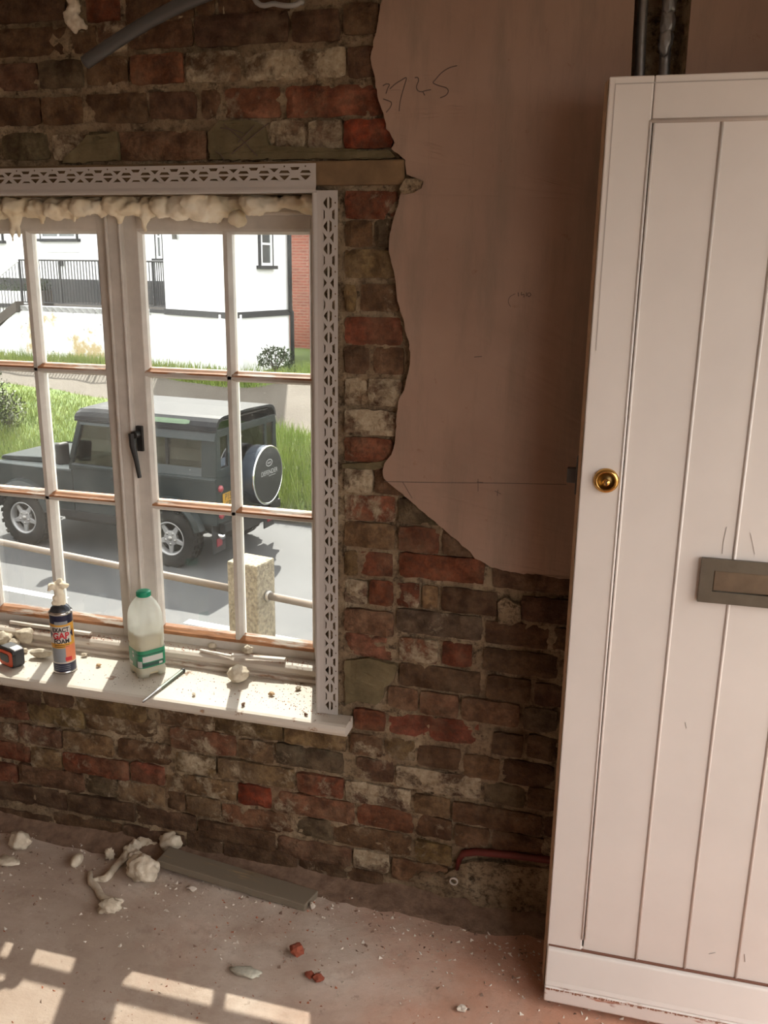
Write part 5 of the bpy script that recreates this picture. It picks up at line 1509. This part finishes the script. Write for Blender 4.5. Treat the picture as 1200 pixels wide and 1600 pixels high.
# stair at the left of the terrace
st = empty('stone_stair', (L3.x, L3.y, -0.4)); tag(st, 'outside stone stair with white flank wall climbing to the terrace', 'stair')
SO = Vector(st.location); sa = math.atan2(L3.y-L170.y, L3.x-L170.x)      # direction running away to the left
Ms = Matrix.Rotation(sa, 4, 'Z')
nst = 7
for k in range(nst):
    z1_ = (ZD+0.4)*(1-(k)/nst)
    MB().box(0.30*k, 0.30*(k+1)+0.02, -1.5, -0.12, 0 if k == nst-1 else z1_-(ZD+0.4)/nst-0.02, z1_, Ms).build('step', M['stonestep'], st, bevel=0.01)
run = 0.30*nst
MB().prism([(0.0, -0.4), (run, -0.4), (0.0, ZD+0.4-0.12)], 'y', -0.11, 0.10, Ms).build('flank_wall', M['whitewall'], st)
hy = ZD+0.4
MB().prism([(-0.05, hy-0.13), (run, -0.13), (run, 0.10), (-0.05, hy+0.10)], 'y', -0.12, 0.13, Ms).build('stair_string', M['stonestep'], st)
mb = MB()
mb.tube([Ms @ Vector((-0.1, 0.0, hy+1.0)), Ms @ Vector((run, 0.0, 0.95))], 0.020, 8)
mb.build('handrail', M['winfar'], st, smooth=True)
for k in range(0, 22):
    u = run*k/21; zb_ = hy*(1-u/run)
    MB().tube([Ms @ Vector((u, 0, zb_)), Ms @ Vector((u, 0, zb_+0.97))], 0.0085, 5).build('stair_baluster', M['railblk'], st)
# red brick house beyond
rbA = at(440, 480, 20.6); rbA.z = 0; rbB = rbA + Vector((8.0, -1.4, 0))
rh = empty('brick_house', (rbA.x, rbA.y, -0.4), math.atan2(rbB.y-rbA.y, rbB.x-rbA.x)); tag(rh, 'plain red brick house wall beyond the white house', 'house')
MB().box(0, (rbB-rbA).length, 0, 4, -0.3, 7.0).build('brick_wall', M['redwall'], rh)
MB().box(-0.2, (rbB-rbA).length+0.2, -0.3, 4.2, 7.0, 7.25).build('eaves', M['plinth'], rh)

# ------------------------------------------------------------------ parked off-road car
M['cargreen'] = simple('car_paint', (0.0060, 0.0105, 0.0118, 1), 0.3, 0.0, spec=0.22)
M['carroof'] = simple('car_roof_paint', (0.007, 0.0078, 0.0095, 1), 0.42, spec=0.14)
M['carblk'] = simple('car_black_trim', (0.004, 0.004, 0.0045, 1), 0.6, spec=0.2)
M['tyre'] = simple('tyre_rubber', (0.0065, 0.0065, 0.0065, 1), 0.9, spec=0.15)
M['alloy'] = simple('alloy_wheel', (0.21, 0.21, 0.215, 1), 0.35, 0.5)
M['chrome'] = simple('chrome', (0.75, 0.76, 0.78, 1), 0.12, 1.0)
M['lampred'] = simple('red_lamp', (0.14, 0.004, 0.012, 1), 0.3)
M['lampor'] = simple('amber_lamp', (0.6, 0.16, 0.01, 1), 0.2)
M['plate'] = simple('yellow_plate', (0.26, 0.135, 0.002, 1), 0.4)
M['seat'] = simple('seat_cloth', (0.02, 0.018, 0.016, 1), 0.9)
M['bag'] = simple('yellow_bag', (0.16, 0.10, 0.02, 1), 0.8)
M['cover'] = simple('spare_cover', (0.014, 0.0145, 0.0155, 1), 0.5, spec=0.25)
M['coverside'] = simple('spare_side', (0.06, 0.075, 0.10, 1), 0.25, 0.6)
M['alpine'] = simple('alpine_glass', (0.045, 0.085, 0.04, 1), 0.12, spec=0.5)
M['grime'] = simple('pale_print', (0.2, 0.2, 0.2, 1), 0.5)
ya = 0.121
side = Vector((math.sin(ya), math.cos(ya), 0))
cpos = Vector((-5.423, 7.627, RZ)) + side*0.895
car = empty('car', cpos, PI-ya); tag(car, 'dark green boxy off-road car with covered spare wheel parked by the grass bank', 'car')
HW = 0.79
def cb(name, mb, mat, parent=None, bevel=0.0, smooth=False, segs=2): return mb.build(name, M[mat], parent or car, bevel=bevel, smooth=smooth, segs=segs)
def arc(cx, cz, r, a0, a1, n=14):
    return [(cx+r*math.cos(math.radians(a0+(a1-a0)*k/n)), cz+r*math.sin(math.radians(a0+(a1-a0)*k/n))) for k in range(n+1)]
AR = 0.43
# lower panels: rear tub and front wings, both sides in one shell with arches
tub = [(-0.67, 0.60), (-0.42, 0.60)] + arc(0, 0.42, AR, 155, 25) + [(0.62, 0.60), (0.62, 1.20), (-0.67, 1.20)]
for sg in (-1, 1):
    cb('rear_side_panel', MB().prism([(x, z) for x, z in tub], 'y', sg*(HW-0.03), sg*HW), 'cargreen', bevel=0.004)
    cb('front_wing', MB().prism([(1.53, 0.56), (1.94, 0.56)] + arc(2.36, 0.42, AR, 160, 15) + [(2.98, 0.56), (3.0, 0.78), (2.98, 1.06), (2.9, 1.085), (1.58, 1.11), (1.53, 1.11)], 'y', sg*(HW-0.03), sg*HW), 'cargreen', bevel=0.006)
    door = cb('door', MB().prism([(0.635, 0.56), (1.515, 0.56), (1.515, 1.16), (0.635, 1.20)], 'y', sg*(HW-0.035), sg*HW), 'cargreen', bevel=0.004)
    cb('door_handle', MB().box(0.74, 0.88, sg*HW, sg*(HW+0.02), 1.03, 1.06), 'carblk', door, bevel=0.004)
    # waist capping catching the light
    cb('waist_capping', MB().prism([(sg*(HW-0.02), 1.205), (sg*(HW+0.012), 1.185), (sg*(HW+0.014), 1.15), (sg*(HW-0.02), 1.15)], 'x', -0.67, 1.52), 'cargreen', bevel=0.004)
    cb('wing_edge', MB().prism([(sg*(HW-0.03), 1.112), (sg*(HW+0.004), 1.095), (sg*(HW+0.004), 1.06), (sg*(HW-0.03), 1.06)], 'x', 1.53, 2.97), 'cargreen', bevel=0.004)
    cb('sill_rail', MB().box(0.42, 1.95, sg*(HW-0.02), sg*(HW+0.02), 0.46, 0.56), 'carblk', bevel=0.006)
    cb('drip_gutter', MB().box(-0.67, 1.44, sg*0.742, sg*0.768, 1.765, 1.785), 'carblk')
    # wheel arch eyebrows
    for cx in (0.0, 2.36):
        o = []
        mb = MB(); v = []; f = []
        n = 16
        for k in range(n+1):
            a = math.radians(12+156*k/n)
            for rr, yy in ((AR+0.075, HW-0.01), (AR+0.045, HW+0.075), (AR-0.01, HW+0.10), (AR-0.03, HW+0.095), (AR-0.03, HW-0.02)):
                v.append((cx+rr*math.cos(a), sg*yy, 0.42+rr*math.sin(a)))
        for k in range(n):
            for j in range(4): f.append((k*5+j, k*5+j+1, (k+1)*5+j+1, (k+1)*5+j))
        cb('wheel_arch', mb.add(v, f), 'cargreen', smooth=False)
# tops, floor, bonnet, front
cb('bonnet', MB().prism([(1.58, 1.115), (2.97, 1.075), (3.0, 1.09), (2.96, 1.135), (1.60, 1.20), (1.56, 1.19)], 'y', -0.52, 0.52), 'cargreen', bevel=0.012)
for sg in (-1, 1): cb('wing_top', MB().prism([(1.54, 1.09), (2.97, 1.05), (2.97, 1.075), (1.54, 1.115)], 'y', sg*0.525, sg*(HW-0.005)), 'cargreen', bevel=0.004)
cb('nose_panel', MB().box(2.93, 3.0, -HW+0.02, HW-0.02, 0.60, 1.06), 'carblk', bevel=0.01)
cb('front_bumper', MB().box(3.02, 3.14, -0.80, 0.80, 0.50, 0.64), 'carblk', bevel=0.01)
cb('load_floor', MB().box(-0.66, 1.5, -HW+0.04, HW-0.04, 0.60, 0.68), 'carblk')
cb('chassis', MB().box(-0.72, 3.0, -0.42, 0.42, 0.40, 0.58), 'carblk')
cb('underbody', MB().box(0.55, 1.85, -0.62, 0.62, 0.36, 0.46), 'carblk')
for cx in (0.0, 2.36): cb('axle', MB().tube([(cx, -0.70, 0.375), (cx, 0.70, 0.375)], 0.05, 10).blob((cx, 0.1 if cx == 0 else -0.2, 0.375), (0.14, 0.14, 0.14), 0, 1, 2), 'carblk', smooth=True)
cb('bulkhead', MB().box(1.50, 1.60, -HW+0.03, HW-0.03, 0.6, 1.19), 'cargreen', bevel=0.01)
cb('dashboard', MB().box(1.36, 1.52, -0.68, 0.68, 1.0, 1.22), 'carblk', bevel=0.02)
for sy in (-0.36, 0.36):
    cb('seat', MB().box(0.70, 1.15, sy-0.24, sy+0.24, 0.80, 0.95).box(0.60, 0.74, sy-0.24, sy+0.24, 0.9, 1.42).box(0.62, 0.70, sy-0.12, sy+0.12, 1.44, 1.62), 'seat', bevel=0.03)
cb('bulkhead_bar', MB().tube([(0.55, -0.7, 1.24), (0.55, 0.7, 1.24)], 0.025, 8), 'carblk')
# upper body pillars: A, B, C each side, inclined in a little
def pillar(name, sg, x0b, x1b, x0t, x1t, zb, ztp):
    yb, yt = HW-0.015, 0.735
    v = [(x0b, sg*yb, zb), (x1b, sg*yb, zb), (x1t, sg*yt, ztp), (x0t, sg*yt, ztp)]
    v += [(x, y-sg*0.05, z) for x, y, z in v]
    f = [(0, 1, 2, 3), (4, 7, 6, 5), (0, 4, 5, 1), (1, 5, 6, 2), (2, 6, 7, 3), (3, 7, 4, 0)]
    return cb(name, MB().add(v, f), 'cargreen', bevel=0.006)
for sg in (-1, 1):
    pillar('windscreen_pillar', sg, 1.52, 1.60, 1.33, 1.41, 1.18, 1.79)
    pillar('door_pillar', sg, 0.57, 0.67, 0.57, 0.67, 1.19, 1.79)
    pillar('rear_pillar', sg, -0.67, -0.46, -0.67, -0.46, 1.19, 1.79)
    pillar('upper_side_panel', sg, -0.67, 0.60, -0.67, 0.60, 1.655, 1.79)
    pillar('lower_side_panel', sg, -0.67, 0.60, -0.67, 0.60, 1.19, 1.32)
    pillar('door_top_frame', sg, 0.64, 1.36, 0.64, 1.36, 1.72, 1.79)
    for nm, x0, x1, x2, x3, z0, z1 in (('side_glass', -0.47, 0.58, 0.58, -0.47, 1.31, 1.66), ('door_glass', 0.66, 1.53, 1.35, 0.66, 1.19, 1.73)):
        yb = HW-0.035-(z0-1.19)*0.09; yt = HW-0.035-(z1-1.19)*0.09
        v = [(x0, sg*yb, z0), (x1, sg*yb, z0), (x2, sg*yt, z1), (x3, sg*yt, z1)]
        v += [(x, y-sg*0.006, z) for x, y, z in v]
        cb(nm, MB().add(v, [(0, 1, 2, 3), (4, 7, 6, 5), (0, 4, 5, 1), (1, 5, 6, 2), (2, 6, 7, 3), (3, 7, 4, 0)]), 'carglass')
    cb('glass_divider', MB().box(0.03, 0.06, sg*(HW-0.055), sg*(HW-0.03), 1.32, 1.66), 'carblk')
    # door mirror
    mr = cb('mirror', MB().box(1.46, 1.56, sg*0.86, sg*1.04, 1.22, 1.50), 'carblk', bevel=0.03, segs=3)
    cb('mirror_arm', MB().tube([(1.55, sg*0.78, 1.26), (1.52, sg*0.88, 1.28)], 0.015, 6), 'carblk', mr)
v = [(1.585, -0.72, 1.2), (1.585, 0.72, 1.2), (1.40, 0.70, 1.74), (1.40, -0.70, 1.74)]
v += [(x-0.006, y, z) for x, y, z in v]
cb('windscreen', MB().add(v, [(0, 1, 2, 3), (4, 7, 6, 5), (0, 4, 5, 1), (1, 5, 6, 2), (2, 6, 7, 3), (3, 7, 4, 0)]), 'carglass')
cb('windscreen_header', MB().box(1.33, 1.42, -0.735, 0.735, 1.735, 1.80), 'cargreen', bevel=0.01)
# roof shell with rounded shoulders
rp_ = [(0.745, 1.785), (0.742, 1.83), (0.715, 1.885), (0.665, 1.925), (0.58, 1.945), (0.0, 1.965)]
prof = rp_ + [(-y, z) for y, z in rp_[:-1][::-1]]
inner = [(y*0.955, z-0.035 if z > 1.8 else z) for y, z in prof]
mb = MB(); v = []; f = []
secs = [(-0.68, 0.0), (-0.66, 0.0), (0.4, 0.0), (1.2, 0.0), (1.38, -0.02), (1.46, -0.06)]
for (x, dz) in secs:
    for (y, z) in prof: v.append((x, y, z+dz*(z-1.785)/0.18 if z > 1.79 else z))
    for (y, z) in inner: v.append((x, y, z+dz*(z-1.785)/0.18 if z > 1.79 else z))
n = len(prof)
for i in range(len(secs)-1):
    for k in range(n-1):
        a, b = i*2*n, (i+1)*2*n
        f.append((a+k, a+k+1, b+k+1, b+k)); f.append((a+n+k, b+n+k, b+n+k+1, a+n+k+1))
for i in (0, len(secs)-1):
    for k in range(n-1): f.append((i*2*n+k, i*2*n+n+k, i*2*n+n+k+1, i*2*n+k+1))
cb('roof', mb.add(v, f), 'carroof', smooth=False, bevel=0.006)
cb('roof_front', MB().prism([(1.40, 1.78), (1.47, 1.80), (1.46, 1.90), (1.40, 1.92)], 'y', -0.66, 0.66), 'carroof', bevel=0.02)
cb('roof_lining', MB().box(-0.62, 1.38, -0.62, 0.62, 1.87, 1.885), 'seat')
for sg in (-1, 1):
    # long curved alpine lights in the shoulder of the roof
    v = []; f = []; n = 12
    for k in range(n+1):
        x = -0.30+0.80*k/n
        for (y, z) in ((0.7455, 1.838), (0.732, 1.868), (0.713, 1.893)):
            q = 1.0 if 0 < k < n else 0.55
            zc, yc = 1.866, 0.7315
            v.append((x, sg*(yc+(y-yc)*q+0.0035), zc+(z-zc)*q+0.003))
    for k in range(n):
        for j in range(2): f.append((k*3+j, (k+1)*3+j, (k+1)*3+j+1, k*3+j+1))
    cb('alpine_light', MB().add(v, f), 'alpine')
# rear end: corner posts with little lights, door with window
cb('rear_lower_panel', MB().box(-0.675, -0.645, -HW+0.01, HW-0.01, 0.62, 1.20), 'cargreen', bevel=0.006)
cb('rear_header', MB().box(-0.675, -0.645, -0.735, 0.735, 1.70, 1.79), 'cargreen', bevel=0.004)
for y0, y1 in ((-0.745, -0.66), (-0.49, -0.43), (0.43, 0.49), (0.66, 0.745)):
    cb('rear_post', MB().box(-0.675, -0.645, y0, y1, 1.19, 1.71), 'cargreen', bevel=0.006)
cb('rear_door_glass', MB().box(-0.662, -0.656, -0.43, 0.43, 1.22, 1.70), 'carglass')
cb('rear_waist', MB().box(-0.676, -0.644, -0.76, 0.76, 1.19, 1.30), 'cargreen', bevel=0.004)
for sg in (-1, 1):
    cb('quarter_glass', MB().box(-0.662, -0.656, sg*0.49, sg*0.66, 1.30, 1.70), 'carglass')
    cb('tail_lamp', MB().lathe([(0.045, 0), (0.045, 0.02), (0.03, 0.035), (0.0001, 0.038)], 16, Matrix.Translation((-0.675, sg*0.70, 1.06)) @ Matrix.Rotation(-PI/2, 4, 'Y')), 'lampred', smooth=True)
    cb('tail_lamp', MB().lathe([(0.045, 0), (0.045, 0.02), (0.03, 0.035), (0.0001, 0.038)], 16, Matrix.Translation((-0.675, sg*0.70, 0.72)) @ Matrix.Rotation(-PI/2, 4, 'Y')), 'lampred', smooth=True)
    fl_ = cb('mud_flap', MB().box(-0.60, -0.585, sg*0.50, sg*0.78, 0.22, 0.62), 'cover')
    cb('red_reflector', MB().box(-0.606, -0.600, sg*0.58, sg*0.70, 0.30, 0.40), 'lampred', fl_)
    cb('bumper_end', MB().box(-0.74, -0.66, sg*0.45, sg*0.72, 0.50, 0.62), 'carblk', bevel=0.01)
cb('sticker', MB().box(-0.668, -0.664, 0.55, 0.645, 1.33, 1.43), 'coverside')
cb('exhaust', MB().tube([(-0.30, 0.60, 0.50), (-0.60, 0.66, 0.46), (-0.70, 0.70, 0.44)], 0.035, 12), 'chrome', smooth=True)
# number plate with lettering
RY = Matrix(((0, 0, -1, 0), (-1, 0, 0, 0), (0, 1, 0, 0), (0, 0, 0, 1)))        # text x -> -y, text y -> z, faces -x
pl_ = cb('number_plate', MB().box(-0.690, -0.682, 0.37, 0.66, 0.78, 0.985), 'plate')
for body, zc in (('P153', 0.932), ('KPY', 0.832)):
    me = text_mesh(body, 0.115, 0.0015)
    for q in me.vertices:
        x, y, z = q.co
        q.co = Vector((-0.6915, 0.515-x*0.92, zc+y))
    mesh_obj('lettering', me, M['ink'], pl_)
# covered spare wheel on the back door
sw = empty('spare_wheel', (-0.70, -0.08, 1.10), 0, car)
RYm = Matrix.Rotation(-PI/2, 4, 'Y')
cb('cover_side', MB().lathe([(0.30, 0.0), (0.375, 0.01), (0.385, 0.03), (0.385, 0.205)], 48, RYm), 'coverside', sw, smooth=True)
cb('cover_rim', MB().lathe([(0.385, 0.200), (0.392, 0.206), (0.392, 0.220), (0.375, 0.228), (0.366, 0.222)], 48, RYm), 'chrome', sw, smooth=True)
cb('cover_face', MB().lathe([(0.372, 0.221), (0.30, 0.228), (0.0001, 0.232)], 48, RYm), 'cover', sw, smooth=True)
cb('spare_mount', MB().tube([(0.04, 0, 0), (0.0, 0, 0)], 0.2, 16), 'carblk', sw)
me = text_mesh('DEFENDER', 0.085, 0.0006)
for q in me.vertices: q.co = Vector((-0.2345, -q.co.x*1.05, 0.04+q.co.y))
mesh_obj('lettering', me, M['grime'], sw)
me = curve2d_mesh([[(0.085*math.cos(t*PI/14), 0.048*math.sin(t*PI/14)) for t in range(28)], [(0.072*math.cos(t*PI/14), 0.036*math.sin(t*PI/14)) for t in range(28)]], 0.0008)
for q in me.vertices: q.co = Vector((-0.2345-q.co.z, -q.co.x, 0.165+q.co.y))
mesh_obj('oval_emblem', me, M['grime'], sw)
for zc in (0.172, 0.158): cb('emblem_bar', MB().box(-0.2350, -0.2338, -0.045, 0.045, zc-0.0035, zc+0.0035), 'grime', sw)
cb('emblem_line', MB().box(-0.2345, -0.2335, -0.16, 0.02, -0.012, -0.006), 'grime', sw)
# load seen through the glass
cb('load_bag', MB().blob((-0.42, 0.45, 1.28), (0.14, 0.16, 0.14), 0.25, 1.5, 3), 'bag', smooth=True)
cb('load_roll', MB().tube([(-0.45, 0.35, 1.46), (0.10, 0.10, 1.46)], 0.10, 14), 'grime', smooth=True)
cb('load_box', MB().box(-0.50, 0.45, -0.60, 0.30, 0.68, 1.44), 'seat', bevel=0.03)
# wheels
def make_wheel(x, y, sg):
    w = empty('wheel', (x, sg*y, 0.375), 0 if sg > 0 else PI, car)
    # local +y is outward
    Rw = Matrix.Rotation(-PI/2, 4, 'X')          # lathe axis z -> +y
    tp_ = [(0.225, -0.115), (0.28, -0.125), (0.34, -0.122), (0.365, -0.105), (0.372, -0.06), (0.372, 0.06), (0.365, 0.105), (0.34, 0.122), (0.28, 0.125), (0.225, 0.115), (0.215, 0.08), (0.215, -0.08), (0.225, -0.115)]
    t = cb('tyre', MB().lathe(tp_, 44, Rw), 'tyre', w, smooth=True)
    mb = MB()
    for k in range(30):
        a = 2*PI*k/30
        for yy in (-0.105, -0.03, 0.045):
            mb.box(0.366, 0.383, yy+(0.02 if k % 2 else 0), yy+0.055+(0.02 if k % 2 else 0), -0.026, 0.026, Matrix.Rotation(a, 4, 'Y'))
    cb('tread_blocks', mb, 'tyre', t)
    r = cb('rim', MB().lathe([(0.216, 0.10), (0.224, 0.112), (0.216, 0.118), (0.198, 0.105), (0.190, 0.06), (0.186, 0.03)], 44, Rw), 'alloy', w, smooth=True)
    cb('brake_well', MB().lathe([(0.186, 0.031), (0.180, -0.03), (0.0001, -0.03)], 32, Rw), 'carblk', w, smooth=True)
    mb = MB()
    for k in range(5):
        a = 2*PI*k/5+PI/2
        mb.prism([(0.05, -0.040), (0.10, -0.036), (0.196, -0.022), (0.196, 0.022), (0.10, 0.036), (0.05, 0.040)], 'z', 0.055, 0.085, Rw @ Matrix.Rotation(a, 4, 'Z'))
    mb.lathe([(0.10, 0.05), (0.098, 0.088), (0.05, 0.094), (0.0001, 0.094)], 24, Rw)
    cb('spokes', mb, 'alloy', w, bevel=0.006)
    mb = MB()
    for k in range(5):
        a = 2*PI*k/5+PI/2+PI/5*0
        mb.lathe([(0.016, 0.088), (0.016, 0.098), (0.0001, 0.099)], 10, Rw @ Matrix.Rotation(a, 4, 'Z') @ Matrix.Translation((0.073, 0, 0)))
    mb.lathe([(0.034, 0.093), (0.032, 0.104), (0.0001, 0.106)], 20, Rw)
    cb('hub_nuts', mb, 'galv', w, smooth=True)
for x in (0.0, 2.36):
    for sg in (1, -1): make_wheel(x, 0.745, sg)
